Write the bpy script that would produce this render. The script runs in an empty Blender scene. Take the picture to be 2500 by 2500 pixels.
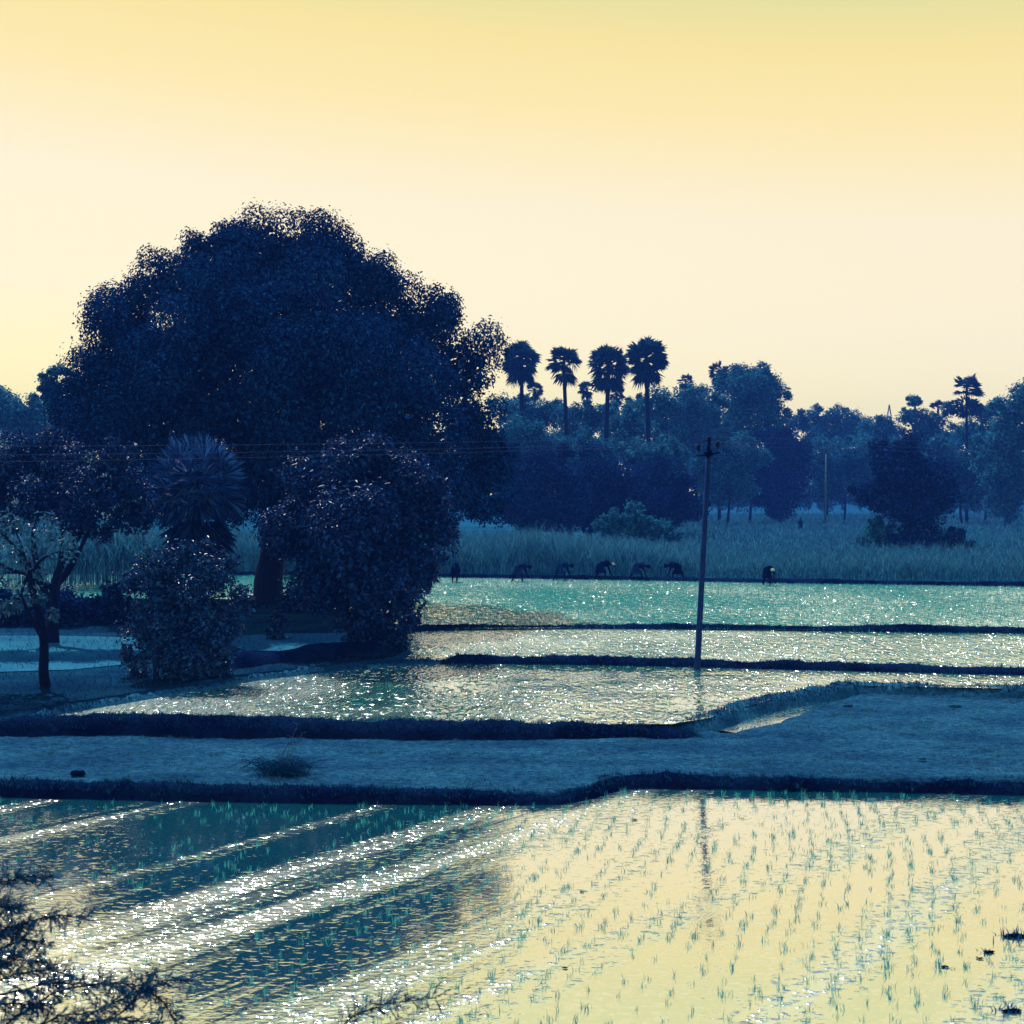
import bpy, math, random
import numpy as np
from mathutils import Vector
from mathutils.geometry import tessellate_polygon

PI = math.pi
sc = bpy.context.scene
COL = sc.collection
F, HOR, CH = 3434.0, 1205.0, 5.5          # focal length and horizon of the photograph (its own pixels), eye height in metres

# ------------------------------------------------------------------ camera
cam = bpy.data.cameras.new('camera')
cam_o = bpy.data.objects.new('camera', cam)
COL.objects.link(cam_o)
cam_o.location = (0, 0, CH)
cam_o.rotation_euler = (PI / 2, 0, 0)
cam.sensor_width = 36.0
cam.lens = 36.0 * F / 2500.0
cam.shift_y = -(1250 - HOR) / 2500.0
cam.clip_start, cam.clip_end = 0.1, 6000
cam.dof.use_dof = True
cam.dof.focus_distance = 45
cam.dof.aperture_fstop = 3.2
sc.camera = cam_o

# ------------------------------------------------------------------ sky and sun
SUN_EL, SUN_AZ = math.radians(52), math.radians(-22)
w = bpy.data.worlds.new('World')
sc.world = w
w.use_nodes = True
nt = w.node_tree
nt.nodes.clear()
out = nt.nodes.new('ShaderNodeOutputWorld')
bg = nt.nodes.new('ShaderNodeBackground')
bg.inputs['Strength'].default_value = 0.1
sky = nt.nodes.new('ShaderNodeTexSky')
sky.sky_type = 'NISHITA'
sky.sun_disc = False
sky.sun_elevation = SUN_EL
sky.sun_rotation = SUN_AZ
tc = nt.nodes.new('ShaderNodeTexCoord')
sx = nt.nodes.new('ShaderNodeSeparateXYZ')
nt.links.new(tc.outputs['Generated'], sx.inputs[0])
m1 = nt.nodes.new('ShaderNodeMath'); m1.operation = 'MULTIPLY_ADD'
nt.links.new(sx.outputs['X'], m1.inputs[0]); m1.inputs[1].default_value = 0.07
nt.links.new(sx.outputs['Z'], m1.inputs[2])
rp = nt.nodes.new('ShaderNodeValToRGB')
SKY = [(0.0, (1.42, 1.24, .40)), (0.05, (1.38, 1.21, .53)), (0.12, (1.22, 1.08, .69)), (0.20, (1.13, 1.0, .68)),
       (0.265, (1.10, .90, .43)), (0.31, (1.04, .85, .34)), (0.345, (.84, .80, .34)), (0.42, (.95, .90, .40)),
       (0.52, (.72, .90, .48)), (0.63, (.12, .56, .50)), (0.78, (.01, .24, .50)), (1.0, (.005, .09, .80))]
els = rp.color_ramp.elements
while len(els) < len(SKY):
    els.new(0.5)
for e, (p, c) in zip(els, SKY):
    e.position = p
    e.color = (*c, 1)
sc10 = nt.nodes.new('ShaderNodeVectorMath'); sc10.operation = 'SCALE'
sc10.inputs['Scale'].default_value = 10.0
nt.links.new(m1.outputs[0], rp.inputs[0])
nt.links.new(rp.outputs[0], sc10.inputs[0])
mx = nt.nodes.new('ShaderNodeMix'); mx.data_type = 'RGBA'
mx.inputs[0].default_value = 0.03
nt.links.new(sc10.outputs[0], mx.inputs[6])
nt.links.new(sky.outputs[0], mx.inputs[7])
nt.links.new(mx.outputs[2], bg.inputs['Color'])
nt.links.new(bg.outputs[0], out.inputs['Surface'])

sun = bpy.data.lights.new('sun', 'SUN')
sun.energy = 5.0
sun.angle = math.radians(0.6)
sun.color = (1.0, .95, .85)
sun_o = bpy.data.objects.new('sun', sun)
COL.objects.link(sun_o)
to_sun = Vector((math.sin(SUN_AZ) * math.cos(SUN_EL), math.cos(SUN_AZ) * math.cos(SUN_EL), math.sin(SUN_EL)))
sun_o.rotation_euler = to_sun.to_track_quat('Z', 'Y').to_euler()
sun_o.location = to_sun * 200

vs = sc.view_settings
vs.view_transform = 'Standard'
vs.look = 'None'
vs.exposure = 0.0
vs.gamma = 1.0
cy = sc.cycles
cy.max_bounces = 6
cy.diffuse_bounces = 2
cy.glossy_bounces = 3
cy.transmission_bounces = 2
cy.volume_bounces = 0
cy.use_denoising = True
cy.use_adaptive_sampling = True
cy.adaptive_threshold = 0.02
cy.sample_clamp_indirect = 6.0
cy.blur_glossy = 0.3


# ------------------------------------------------------------------ places and meshes
def P(px, py, z=0.0):
    d = F * (CH - z) / (py - HOR)
    return np.array([(px - 1250) * d / F, d, z])


def Q(px, py, Y):
    return np.array([(px - 1250) * Y / F, Y, CH + (HOR - py) * Y / F])


class G:
    """collects vertices and faces of one mesh"""
    def __init__(self):
        self.V, self.F, self.n = [], {3: [], 4: []}, 0

    def add(self, v, *faces):
        v = np.asarray(v, float).reshape(-1, 3)
        for f in faces:
            f = np.asarray(f, int)
            if f.size:
                self.F[f.shape[1]].append(f + self.n)
        self.V.append(v)
        self.n += len(v)
        return self

    def build(self, name, mat, parent=None, origin=None, smooth=False):
        v = np.concatenate(self.V)
        if parent is not None and origin is None:
            origin = np.array(parent.location)
        if origin is not None:
            v = v - np.asarray(origin)
        me = bpy.data.meshes.new(name)
        me.vertices.add(len(v))
        me.vertices.foreach_set('co', v.astype(np.float32).ravel())
        loops, starts, tot = [], [], 0
        for k in (3, 4):
            if self.F[k]:
                f = np.concatenate(self.F[k])
                loops.append(f.ravel())
                starts.append(tot + np.arange(len(f)) * k)
                tot += f.size
        loops = np.concatenate(loops); starts = np.concatenate(starts)
        me.loops.add(len(loops))
        me.loops.foreach_set('vertex_index', loops.astype(np.int32))
        me.polygons.add(len(starts))
        me.polygons.foreach_set('loop_start', starts.astype(np.int32))
        me.update(calc_edges=True)
        if smooth:
            me.polygons.foreach_set('use_smooth', np.ones(len(starts), bool))
        me.materials.append(mat)
        o = bpy.data.objects.new(name, me)
        COL.objects.link(o)
        if parent is not None:
            o.parent = parent
        elif origin is not None:
            o.location = origin
        return o


def tag(o, label, cat, group=None, kind=None):
    o['label'] = label
    o['category'] = cat
    if group:
        o['group'] = group
    if kind:
        o['kind'] = kind
    return o


def thing(name, label, cat, loc, group=None):
    o = bpy.data.objects.new(name, None)
    o.empty_display_size = 0.3
    COL.objects.link(o)
    o.location = loc
    return tag(o, label, cat, group)


def struct(o):
    o['kind'] = 'structure'
    return o


def unit(a):
    return a / np.maximum(np.linalg.norm(a, axis=-1, keepdims=True), 1e-9)


def rdir(rng, n):
    return unit(rng.normal(size=(n, 3)))


def tube(g, pts, rad, sides=8):
    pts = np.asarray(pts, float)
    n = len(pts)
    rad = np.broadcast_to(np.asarray(rad, float), (n,))
    t = unit(np.gradient(pts, axis=0))
    ref = np.array([0.31, 0.9, 0.12]) if abs(t[:, 2]).mean() > .5 else np.array([0.0, 0.1, 1.0])
    a = unit(np.cross(t, ref)); b = np.cross(t, a)
    ang = np.arange(sides) * 2 * PI / sides
    v = pts[:, None] + rad[:, None, None] * (np.cos(ang)[None, :, None] * a[:, None] + np.sin(ang)[None, :, None] * b[:, None])
    i, j = np.meshgrid(np.arange(n - 1), np.arange(sides), indexing='ij')
    j2 = (j + 1) % sides
    f = np.stack([i * sides + j, i * sides + j2, (i + 1) * sides + j2, (i + 1) * sides + j], -1).reshape(-1, 4)
    v = v.reshape(-1, 3)
    g.add(np.concatenate([v, pts[[0, -1]]]), f,
          np.stack([np.full(sides, n * sides), (np.arange(sides) + 1) % sides, np.arange(sides)], -1),
          np.stack([np.full(sides, n * sides + 1), (n - 1) * sides + np.arange(sides), (n - 1) * sides + (np.arange(sides) + 1) % sides], -1))


def curve(ctrl, n=10, wob=0.0, rng=None):
    """smooth polyline through control points"""
    c = np.asarray(ctrl, float)
    m = len(c)
    if m == 2:
        p = c[0] + np.linspace(0, 1, n)[:, None] * (c[1] - c[0])
    else:
        e = np.concatenate([[2 * c[0] - c[1]], c, [2 * c[-1] - c[-2]]])
        p = []
        k = max(2, n // (m - 1))
        for i in range(m - 1):
            t = np.linspace(0, 1, k, endpoint=(i == m - 2))[:, None]
            a, b, cc, d = e[i:i + 4]
            p.append(.5 * (2 * b + (cc - a) * t + (2 * a - 5 * b + 4 * cc - d) * t ** 2 + (3 * b - a - 3 * cc + d) * t ** 3))
        p = np.concatenate(p)
    if wob and rng is not None:
        q = rng.normal(size=p.shape) * wob
        q[0] = q[-1] = 0
        p = p + q
    return p


def leaf_quads(g, C, D, L, W, rng, fold=0.18, nrm=None):
    n = len(C)
    D = unit(D)
    S = unit(np.cross(D, rdir(rng, n) if nrm is None else nrm))
    N = np.cross(S, D) if nrm is not None else np.cross(D, S)
    L = np.broadcast_to(L, (n,))[:, None]; W = np.broadcast_to(W, (n,))[:, None]
    v = np.stack([C, C + D * L * .45 + S * W * .5 + N * W * fold, C + D * L - N * L * .12, C + D * L * .45 - S * W * .5 + N * W * fold], 1)
    f = np.arange(n * 4).reshape(n, 4)
    g.add(v.reshape(-1, 3), np.concatenate([f[:, [0, 1, 2]], f[:, [0, 2, 3]]]))


def blades(g, base, h, wd, lean, rng, seg=2):
    """upright tapering grass blades, bent over by lean (m)"""
    n = len(base)
    a = rng.uniform(0, 2 * PI, n)
    side = np.stack([np.cos(a), np.sin(a), 0 * a], -1)
    b = rng.uniform(0, 2 * PI, n)
    ld = np.stack([np.cos(b), np.sin(b), 0 * b], -1) * np.broadcast_to(lean, (n,))[:, None]
    h = np.broadcast_to(h, (n,)); wd = np.broadcast_to(wd, (n,))
    rows = []
    for k in range(seg + 1):
        t = k / seg
        c = base + ld * t * t + np.stack([0 * h, 0 * h, h * (t - .12 * t * t * np.minimum(1, np.broadcast_to(lean, (n,)) / np.maximum(h, .01)))], -1)
        ww = (wd * (1 - t) ** .7 * .5)[:, None]
        rows.append((c - side * ww, c + side * ww))
    v, f = [], []
    for k in range(seg):
        v += [rows[k][0], rows[k][1]]
    v.append(rows[seg][0])
    m = len(v)
    V = np.stack(v, 1)
    o = np.arange(n)[:, None] * m
    for k in range(seg - 1):
        f.append(o + np.array([2 * k, 2 * k + 1, 2 * k + 3, 2 * k + 2]))
    g.add(V.reshape(-1, 3), *f, o + np.array([2 * seg - 2, 2 * seg - 1, 2 * seg]))


def inside(pts, poly):
    x, y = pts[:, 0], pts[:, 1]
    r = np.zeros(len(pts), bool)
    n = len(poly)
    for i in range(n):
        x1, y1 = poly[i][:2]; x2, y2 = poly[(i + 1) % n][:2]
        c = ((y1 > y) != (y2 > y)) & (x < (x2 - x1) * (y - y1) / (y2 - y1 + 1e-12) + x1)
        r ^= c
    return r


def scatter(poly, n, rng, near_bias=0.0):
    """n random points inside a world polygon and inside a wedge a little wider than the view"""
    poly = np.asarray(poly)
    lo, hi = poly[:, :2].min(0), poly[:, :2].max(0)
    res, tot = [], 0
    for _ in range(200):
        p = rng.uniform(lo, hi, (n * 2, 2))
        if near_bias:
            p = p[rng.uniform(size=len(p)) < np.clip((max(lo[1], 1) / p[:, 1]) ** near_bias, 0, 1)]
        p = p[np.abs(p[:, 0]) < p[:, 1] * .42 + 2]
        p = p[inside(p, poly)]
        res.append(p); tot += len(p)
        if tot >= n:
            break
    return np.concatenate(res)[:n]


def noise1(n, rng, octs=(2, 5, 11, 23)):
    x = np.linspace(0, 1, n)
    r = np.zeros(n)
    for o in octs:
        k = rng.normal(size=o * max(1, n // 60) + 2)
        r += np.interp(x * (len(k) - 1), np.arange(len(k)), k) / math.sqrt(o)
    return r


def resample(path, step):
    p = np.asarray(path, float)
    s = np.concatenate([[0], np.cumsum(np.linalg.norm(np.diff(p, axis=0), axis=1))])
    n = max(2, int(s[-1] / step))
    t = np.linspace(0, s[-1], n)
    return np.stack([np.interp(t, s, p[:, k]) for k in range(p.shape[1])], -1)


def slab(name, outline, mat, zbot, rng, step=.35, jit=.06, out_=.18):
    """a piece of level ground: flat top, rough edge sloping down to zbot"""
    o = resample(np.concatenate([outline, outline[:1]]), step)[:-1]
    nrm = np.gradient(o[:, :2], axis=0)
    nrm = unit(np.stack([nrm[:, 1], -nrm[:, 0]], -1))
    area = .5 * np.sum(o[:, 0] * np.roll(o[:, 1], -1) - np.roll(o[:, 0], -1) * o[:, 1])
    if area < 0:
        nrm = -nrm
    n = len(o)
    o[:, :2] += nrm * (noise1(n, rng) * jit)[:, None]
    tri = np.array(tessellate_polygon([[Vector((a, b, 0)) for a, b, _ in o]]))
    mid, low = o.copy(), o.copy()
    mid[:, :2] += nrm * (out_ * .45 + rng.normal(size=n) * .04)[:, None]
    mid[:, 2] = o[:, 2] - (o[:, 2] - zbot) * rng.uniform(.2, .45, n)
    low[:, :2] += nrm * (out_ + rng.normal(size=n) * .04)[:, None]
    low[:, 2] = zbot
    i = np.arange(n); j = (i + 1) % n
    q = lambda a, b: np.stack([a * n + i, a * n + j, b * n + j, b * n + i], -1)
    g = G().add(np.concatenate([o, mid, low]), tri, q(0, 1), q(1, 2))
    ob = g.build(name, mat)
    return struct(ob), o


def lump(x, y, seed, n=26, lo=.25, hi=3.0):
    r = np.random.default_rng(seed)
    o = 0
    for _ in range(n):
        k = np.exp(r.uniform(math.log(lo), math.log(hi)))
        a = r.uniform(0, PI)
        o = o + np.sin((x * math.cos(a) * .6 + y * math.sin(a)) * 2 * PI / k + r.uniform(0, 6)) * k ** .8
    return o / math.sqrt(n)


def ridge(name, path, half, h, mat, rng, z0, step=.22):
    """an earth bund along a path"""
    p = resample(path, step)
    n = len(p)
    t = unit(np.gradient(p[:, :2], axis=0))
    s = np.stack([-t[:, 1], t[:, 0]], -1)
    prof = [(-1, -.15), (-.78, .45), (-.5, .88), (-.1, 1.0), (.35, .96), (.7, .55), (1, -.15)]
    taper = np.clip(np.minimum(np.arange(n), np.arange(n)[::-1]) * step / .7, 0, 1)
    taper = .25 + .75 * taper * (2 - taper)
    v = []
    wv = noise1(n, rng) * .16
    hv = 1 + noise1(n, rng) * .13 + .10 * lump(p[:, 0], p[:, 1], int(z0 * 100) + n, 12, .6, 5)
    for a, b in prof:
        off = a * half + wv * half + rng.normal(size=n) * .03
        v.append(np.stack([p[:, 0] + s[:, 0] * off, p[:, 1] + s[:, 1] * off, z0 + (b * h * hv + rng.normal(size=n) * .018) * taper], -1))
    v = np.stack(v, 1)
    m = len(prof)
    i, j = np.meshgrid(np.arange(n - 1), np.arange(m - 1), indexing='ij')
    f = np.stack([i * m + j, (i + 1) * m + j, (i + 1) * m + j + 1, i * m + j + 1], -1).reshape(-1, 4)
    ob = G().add(v.reshape(-1, 3), f).build(name, mat)
    return struct(ob), v


# ------------------------------------------------------------------ materials
def new_mat(name):
    m = bpy.data.materials.new(name)
    m.use_nodes = True
    m.node_tree.nodes.clear()
    return m, m.node_tree.nodes, m.node_tree.links


def ramp(N, stops):
    r = N.new('ShaderNodeValToRGB')
    e = r.color_ramp.elements
    while len(e) < len(stops):
        e.new(.5)
    for x, (p, c) in zip(e, stops):
        x.position = p
        x.color = (*c, 1) if len(c) == 3 else c
    return r


def foliage(name, dark, light, trans=.25, rough=.42, spec=.08):
    m, N, L = new_mat(name)
    ge = N.new('ShaderNodeNewGeometry')
    r = ramp(N, [(0, dark), (.7, tuple((a + b) / 2 for a, b in zip(dark, light))), (1, light)])
    L.new(ge.outputs['Random Per Island'], r.inputs[0])
    p = N.new('ShaderNodeBsdfPrincipled')
    p.inputs['Roughness'].default_value = rough
    p.inputs['Specular IOR Level'].default_value = spec
    L.new(r.outputs[0], p.inputs['Base Color'])
    t = N.new('ShaderNodeBsdfTranslucent')
    L.new(r.outputs[0], t.inputs['Color'])
    mix = N.new('ShaderNodeMixShader')
    mix.inputs[0].default_value = trans
    o = N.new('ShaderNodeOutputMaterial')
    L.new(p.outputs[0], mix.inputs[1]); L.new(t.outputs[0], mix.inputs[2])
    L.new(mix.outputs[0], o.inputs['Surface'])
    return m


def earth(name, a, b, c, big=.5, fine=9.0, bump=.03, stretch=(1, 1, 1), rough=1.0, spec=.0):
    m, N, L = new_mat(name)
    ge = N.new('ShaderNodeNewGeometry')
    mp = N.new('ShaderNodeMapping')
    mp.inputs['Scale'].default_value = stretch
    L.new(ge.outputs['Position'], mp.inputs[0])
    n1 = N.new('ShaderNodeTexNoise'); n1.inputs['Scale'].default_value = big; n1.inputs['Detail'].default_value = 5
    n2 = N.new('ShaderNodeTexNoise'); n2.inputs['Scale'].default_value = fine; n2.inputs['Detail'].default_value = 6
    n2.inputs['Roughness'].default_value = .7
    for n in (n1, n2):
        L.new(mp.outputs[0], n.inputs['Vector'])
    r1 = ramp(N, [(.35, a), (.65, b)])
    r2 = ramp(N, [(.40, c), (.62, (1, 1, 1))])
    L.new(n1.outputs[0], r1.inputs[0]); L.new(n2.outputs[0], r2.inputs[0])
    mu = N.new('ShaderNodeMix'); mu.data_type = 'RGBA'; mu.blend_type = 'MULTIPLY'; mu.inputs[0].default_value = 1
    L.new(r1.outputs[0], mu.inputs[6]); L.new(r2.outputs[0], mu.inputs[7])
    p = N.new('ShaderNodeBsdfPrincipled')
    p.inputs['Roughness'].default_value = rough
    p.inputs['Specular IOR Level'].default_value = spec
    L.new(mu.outputs[2], p.inputs['Base Color'])
    bp = N.new('ShaderNodeBump'); bp.inputs['Strength'].default_value = 1; bp.inputs['Distance'].default_value = bump
    L.new(n2.outputs[0], bp.inputs['Height'])
    L.new(bp.outputs[0], p.inputs['Normal'])
    o = N.new('ShaderNodeOutputMaterial')
    L.new(p.outputs[0], o.inputs['Surface'])
    return m


def water(name, body, refl, calm, rough_amp, scale, band=None, cover=(.42, .6), mirror=.86, gloss=(.05, .22), deep=1.0, crest=1.5, wide=.8, shift=(0, 0, 0)):
    """muddy paddy water: a mirror over murky water, rippled in wind bands"""
    m, N, L = new_mat(name)
    ge = N.new('ShaderNodeNewGeometry')
    rot = N.new('ShaderNodeMapping'); rot.vector_type = 'POINT'
    ang, along, across = band if band else (0, .12, .3)
    rt = N.new('ShaderNodeVectorRotate'); rt.rotation_type = 'Z_AXIS'; rt.inputs['Angle'].default_value = -ang
    L.new(ge.outputs['Position'], rt.inputs['Vector'])
    rot.inputs['Scale'].default_value = (along, across, 1)
    rot.inputs['Location'].default_value = shift
    L.new(rt.outputs[0], rot.inputs[0])
    nb = N.new('ShaderNodeTexNoise'); nb.inputs['Scale'].default_value = 1; nb.inputs['Detail'].default_value = 3.5
    nb.inputs['Roughness'].default_value = .6
    L.new(rot.outputs[0], nb.inputs['Vector'])
    rb = ramp(N, [(cover[0], (0, 0, 0)), (cover[1], (1, 1, 1))])
    L.new(nb.outputs[0], rb.inputs[0])
    st = N.new('ShaderNodeMapping'); st.inputs['Scale'].default_value = (wide * 1.25, deep, 1)
    L.new(ge.outputs['Position'], st.inputs[0])
    n1 = N.new('ShaderNodeTexNoise'); n1.inputs['Scale'].default_value = scale; n1.inputs['Detail'].default_value = 2.0
    n1.inputs['Roughness'].default_value = .5
    L.new(st.outputs[0], n1.inputs['Vector'])
    n2 = N.new('ShaderNodeTexNoise'); n2.inputs['Scale'].default_value = scale * 1.3; n2.inputs['Detail'].default_value = 1.0
    off = N.new('ShaderNodeMapping'); off.inputs['Location'].default_value = (31, 17, 5); off.inputs['Scale'].default_value = (wide, deep, 1)
    L.new(ge.outputs['Position'], off.inputs[0]); L.new(off.outputs[0], n2.inputs['Vector'])
    cr = ramp(N, [(.56, (0, 0, 0)), (.80, (1, 1, 1))])
    L.new(n2.outputs[0], cr.inputs[0])
    sp = N.new('ShaderNodeMath'); sp.operation = 'MULTIPLY_ADD'
    L.new(cr.outputs[0], sp.inputs[0]); sp.inputs[1].default_value = crest
    L.new(n1.outputs[0], sp.inputs[2])
    amp = N.new('ShaderNodeMapRange')
    amp.inputs['To Min'].default_value = calm; amp.inputs['To Max'].default_value = rough_amp
    L.new(rb.outputs[0], amp.inputs['Value'])
    h = N.new('ShaderNodeMath'); h.operation = 'MULTIPLY'
    L.new(sp.outputs[0], h.inputs[0]); L.new(amp.outputs[0], h.inputs[1])
    bp = N.new('ShaderNodeBump'); bp.inputs['Strength'].default_value = 1; bp.inputs['Distance'].default_value = 1
    L.new(h.outputs[0], bp.inputs['Height'])
    gr = N.new('ShaderNodeMapRange')
    gr.inputs['To Min'].default_value = gloss[0]; gr.inputs['To Max'].default_value = gloss[1]
    L.new(rb.outputs[0], gr.inputs['Value'])
    gl = N.new('ShaderNodeBsdfGlossy'); L.new(gr.outputs[0], gl.inputs['Roughness'])
    gl.inputs['Color'].default_value = (*refl, 1)
    L.new(bp.outputs[0], gl.inputs['Normal'])
    df = N.new('ShaderNodeBsdfDiffuse'); df.inputs['Color'].default_value = (*body, 1)
    mix = N.new('ShaderNodeMixShader'); mix.inputs[0].default_value = mirror
    L.new(df.outputs[0], mix.inputs[1]); L.new(gl.outputs[0], mix.inputs[2])
    o = N.new('ShaderNodeOutputMaterial')
    L.new(mix.outputs[0], o.inputs['Surface'])
    return m


def plain(name, col, rough=.7, spec=.3, var=.35, scale=12.0):
    return earth(name, tuple(x * (1 - var) for x in col), tuple(x * (1 + var) for x in col), (.6, .6, .62), scale * .2, scale, .01, rough=rough, spec=spec)


M = {}
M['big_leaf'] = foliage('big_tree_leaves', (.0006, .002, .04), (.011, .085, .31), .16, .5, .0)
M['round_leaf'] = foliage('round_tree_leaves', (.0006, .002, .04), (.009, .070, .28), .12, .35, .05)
M['bush_leaf'] = foliage('bush_leaves', (.0008, .004, .05), (.013, .10, .30), .14, .3, .10)
M['sparse_leaf'] = foliage('young_tree_leaves', (.004, .03, .11), (.045, .24, .40), .4, .3, .2)
M['dark_leaf'] = foliage('thicket_leaves', (.0008, .003, .045), (.014, .075, .28), .2, .5, .0)
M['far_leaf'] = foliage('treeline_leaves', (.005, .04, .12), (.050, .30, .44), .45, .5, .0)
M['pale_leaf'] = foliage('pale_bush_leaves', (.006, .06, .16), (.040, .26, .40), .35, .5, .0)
M['palm_leaf'] = foliage('palm_leaves', (.002, .012, .09), (.035, .17, .55), .12, .5, .04)
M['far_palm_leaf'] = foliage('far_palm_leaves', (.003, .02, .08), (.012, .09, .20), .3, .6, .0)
M['cane'] = foliage('cane_leaves', (.008, .06, .17), (.050, .26, .39), .4, .5, .04)
M['rice'] = foliage('rice_seedlings', (.010, .16, .20), (.06, .38, .36), .4, .4, .2)
M['weed'] = foliage('weeds', (.002, .016, .075), (.010, .09, .19), .25, .9, .0)
M['stubble'] = foliage('stubble', (.012, .08, .18), (.05, .26, .38), .25)
M['thorn_leaf'] = foliage('thorn_leaves', (.008, .05, .14), (.022, .13, .28), .3, .5, .0)
M['dry_stem'] = foliage('dry_stems', (.006, .03, .09), (.07, .17, .24), .1)
M['bark'] = plain('bark', (.001, .006, .04), .9, .1)
M['pale_bark'] = plain('pale_bark', (.007, .03, .10), .9, .0)
M['dry'] = earth('dry_field_soil', (.016, .085, .19), (.036, .17, .30), (.22, .30, .45), .7, 11.0, .08, (.6, 1.2, 1))
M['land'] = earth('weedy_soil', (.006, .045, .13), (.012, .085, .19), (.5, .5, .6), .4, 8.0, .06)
M['sun_patch'] = earth('soil_painted_sunlit', (.020, .13, .25), (.030, .18, .31), (.75, .75, .8), .4, 10.0, .03)  # paler soil: sunlit look of the open patches is put into the colour
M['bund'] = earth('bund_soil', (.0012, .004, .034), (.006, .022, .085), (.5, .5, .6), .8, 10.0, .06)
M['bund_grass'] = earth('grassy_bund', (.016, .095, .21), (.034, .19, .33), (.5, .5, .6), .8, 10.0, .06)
M['back'] = earth('back_field_soil', (.007, .075, .15), (.012, .11, .19), (.6, .6, .7), .1, 4.0, .05)
M['concrete'] = plain('pole_concrete', (.012, .035, .14), .9, .0, .15, 20)
M['iron'] = plain('iron', (.001, .003, .02), .8, .0)
M['porcelain'] = plain('porcelain', (.001, .004, .03), .5, .05)
M['wire'] = plain('aluminium_wire', (.015, .05, .19), .6, .1, .1)
M['steel'] = plain('galvanised_steel', (.05, .13, .17), .6, .3)
M['skin'] = plain('skin', (.002, .004, .03), .8, .0)
M['hair'] = plain('hair', (.001, .003, .02), .8, .0)
M['cloth'] = plain('dark_cloth', (.0015, .006, .04), 1, .0)
M['blue_cloth'] = plain('mid_cloth', (.006, .03, .12), 1, .0)
M['pale_cloth'] = plain('pale_cloth', (.45, .55, .50), .9, .1, .1)
M['stone'] = plain('stone', (.002, .010, .055), 1, .0)

SHIFT = (0, 0, 2.3)
BAND = math.radians(54)
M['near_water'] = water('near_paddy_water', (.004, .32, .46), (1, 1, .97), .0012, .0100, 13.0, (BAND, .05, .95), (.46, .63), .925, (.06, .21), .8, 1.5, .5, SHIFT)
M['pond2'] = water('middle_paddy_water', (.02, .36, .36), (1, 1, .96), .010, .10, 6.0, (0, .10, .10), (.40, .56), .90, (.08, .22), .35, 2.0)
M['pond3'] = water('planted_paddy_water', (.02, .40, .38), (1, 1, .96), .03, .12, 5.0, (0, .1, .1), (.38, .6), .88, (.08, .22), .3, 2.0)
M['pond4'] = water('far_paddy_water', (.02, .38, .36), (1, 1, .94), .08, .15, 4.0, (0, .06, .06), (.38, .6), .75, (.08, .22), .25, 2.2)

# ------------------------------------------------------------------ ground, water, bunds
R = np.random.default_rng(7)
ZN, ZD, ZL, ZB = 0.0, .17, .62, .72
Z2, Z3, Z4 = .45, .50, .55


def sheet(name, pts, mat):
    pts = np.asarray(pts)
    tri = np.array(tessellate_polygon([[Vector((a, b, 0)) for a, b, _ in pts]]))
    o = struct(G().add(pts, tri).build(name, mat))
    up = o.data.polygons[0].normal.z
    if up < 0:
        o.data.flip_normals()
    return o


g = G()
g.add([(-3000, -300, -.4), (3000, -300, -.4), (3000, 5000, -.4), (-3000, 5000, -.4)], [[0, 1, 2, 3]])
struct(g.build('ground', M['back']))

# railway embankment the picture is taken from: top and slope down to the paddy
xs = np.linspace(-60, 60, 61)
prof = [(-14, -.4), (-9, 3.7), (-3, 3.9), (1.2, 3.9), (3.5, 2.9), (6, 1.7), (8.5, .7), (11, -.2)]
v = np.array([[(x, y + R.normal() * .12, z + R.normal() * .08) for y, z in prof] for x in xs])
m = len(prof)
i, j = np.meshgrid(np.arange(len(xs) - 1), np.arange(m - 1), indexing='ij')
f = np.stack([i * m + j, (i + 1) * m + j, (i + 1) * m + j + 1, i * m + j + 1], -1).reshape(-1, 4)
struct(G().add(v.reshape(-1, 3), f).build('embankment', M['land'], smooth=True))

# near paddy
bank0 = [(-900, 1930), (0, 1946), (600, 1957), (1000, 1963), (1350, 1966), (1430, 1952), (1500, 1927), (1600, 1924), (2000, 1932), (2500, 1942), (3400, 1955)]
bk = [P(x, y + 0, 0) for x, y in bank0]
near_poly = [np.array([-40, 9.5, 0]), np.array([40, 9.5, 0])] + [p + np.array([0, .35, 0]) for p in bk[::-1]]
sheet('water', near_poly, M['near_water'])

# dry field between near paddy and the ponds (top edge of its bank, then along the foot of the pond bund)
ztop = lambda x: .135 + .085 * np.clip(np.asarray(x) / 2.3, 0, 1)
front = [np.array([*P(x, y, 0)[:2], ztop(P(x, y, 0)[0])]) + np.array([0, .22, 0]) for x, y in bank0]
bund2 = [(-900, 1738), (0, 1748), (600, 1754), (1000, 1758), (1500, 1762), (1640, 1762), (1730, 1748), (1810, 1722), (1900, 1698), (2000, 1680), (2080, 1668), (2250, 1672), (2500, 1677), (3400, 1695)]
b2 = np.array([P(x, y, .5) for x, y in bund2])
xs = np.concatenate([np.linspace(-60, -16, 60), np.arange(-15.9, 16, .11), np.linspace(16.1, 60, 60)])
fr = np.array(front)
y0, y1 = np.interp(xs, fr[:, 0], fr[:, 1]), np.interp(xs, b2[:, 0], b2[:, 1]) + .2
tt = np.linspace(0, 1, 80)
X, T = np.meshgrid(xs, tt, indexing='ij')
Yg = y0[:, None] * (1 - T) + y1[:, None] * T


def dry_z(x, y):
    return ztop(x) + .012 * lump(x, y, 3) + .022 * np.clip(lump(x, y, 4, 18, .5, 4) - .8, 0, 2)


dc = resample(np.array([P(x, y, .22) for x, y in [(1772, 1782), (1850, 1758), (1900, 1742), (1990, 1712), (2056, 1694)]]), .1)


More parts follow.
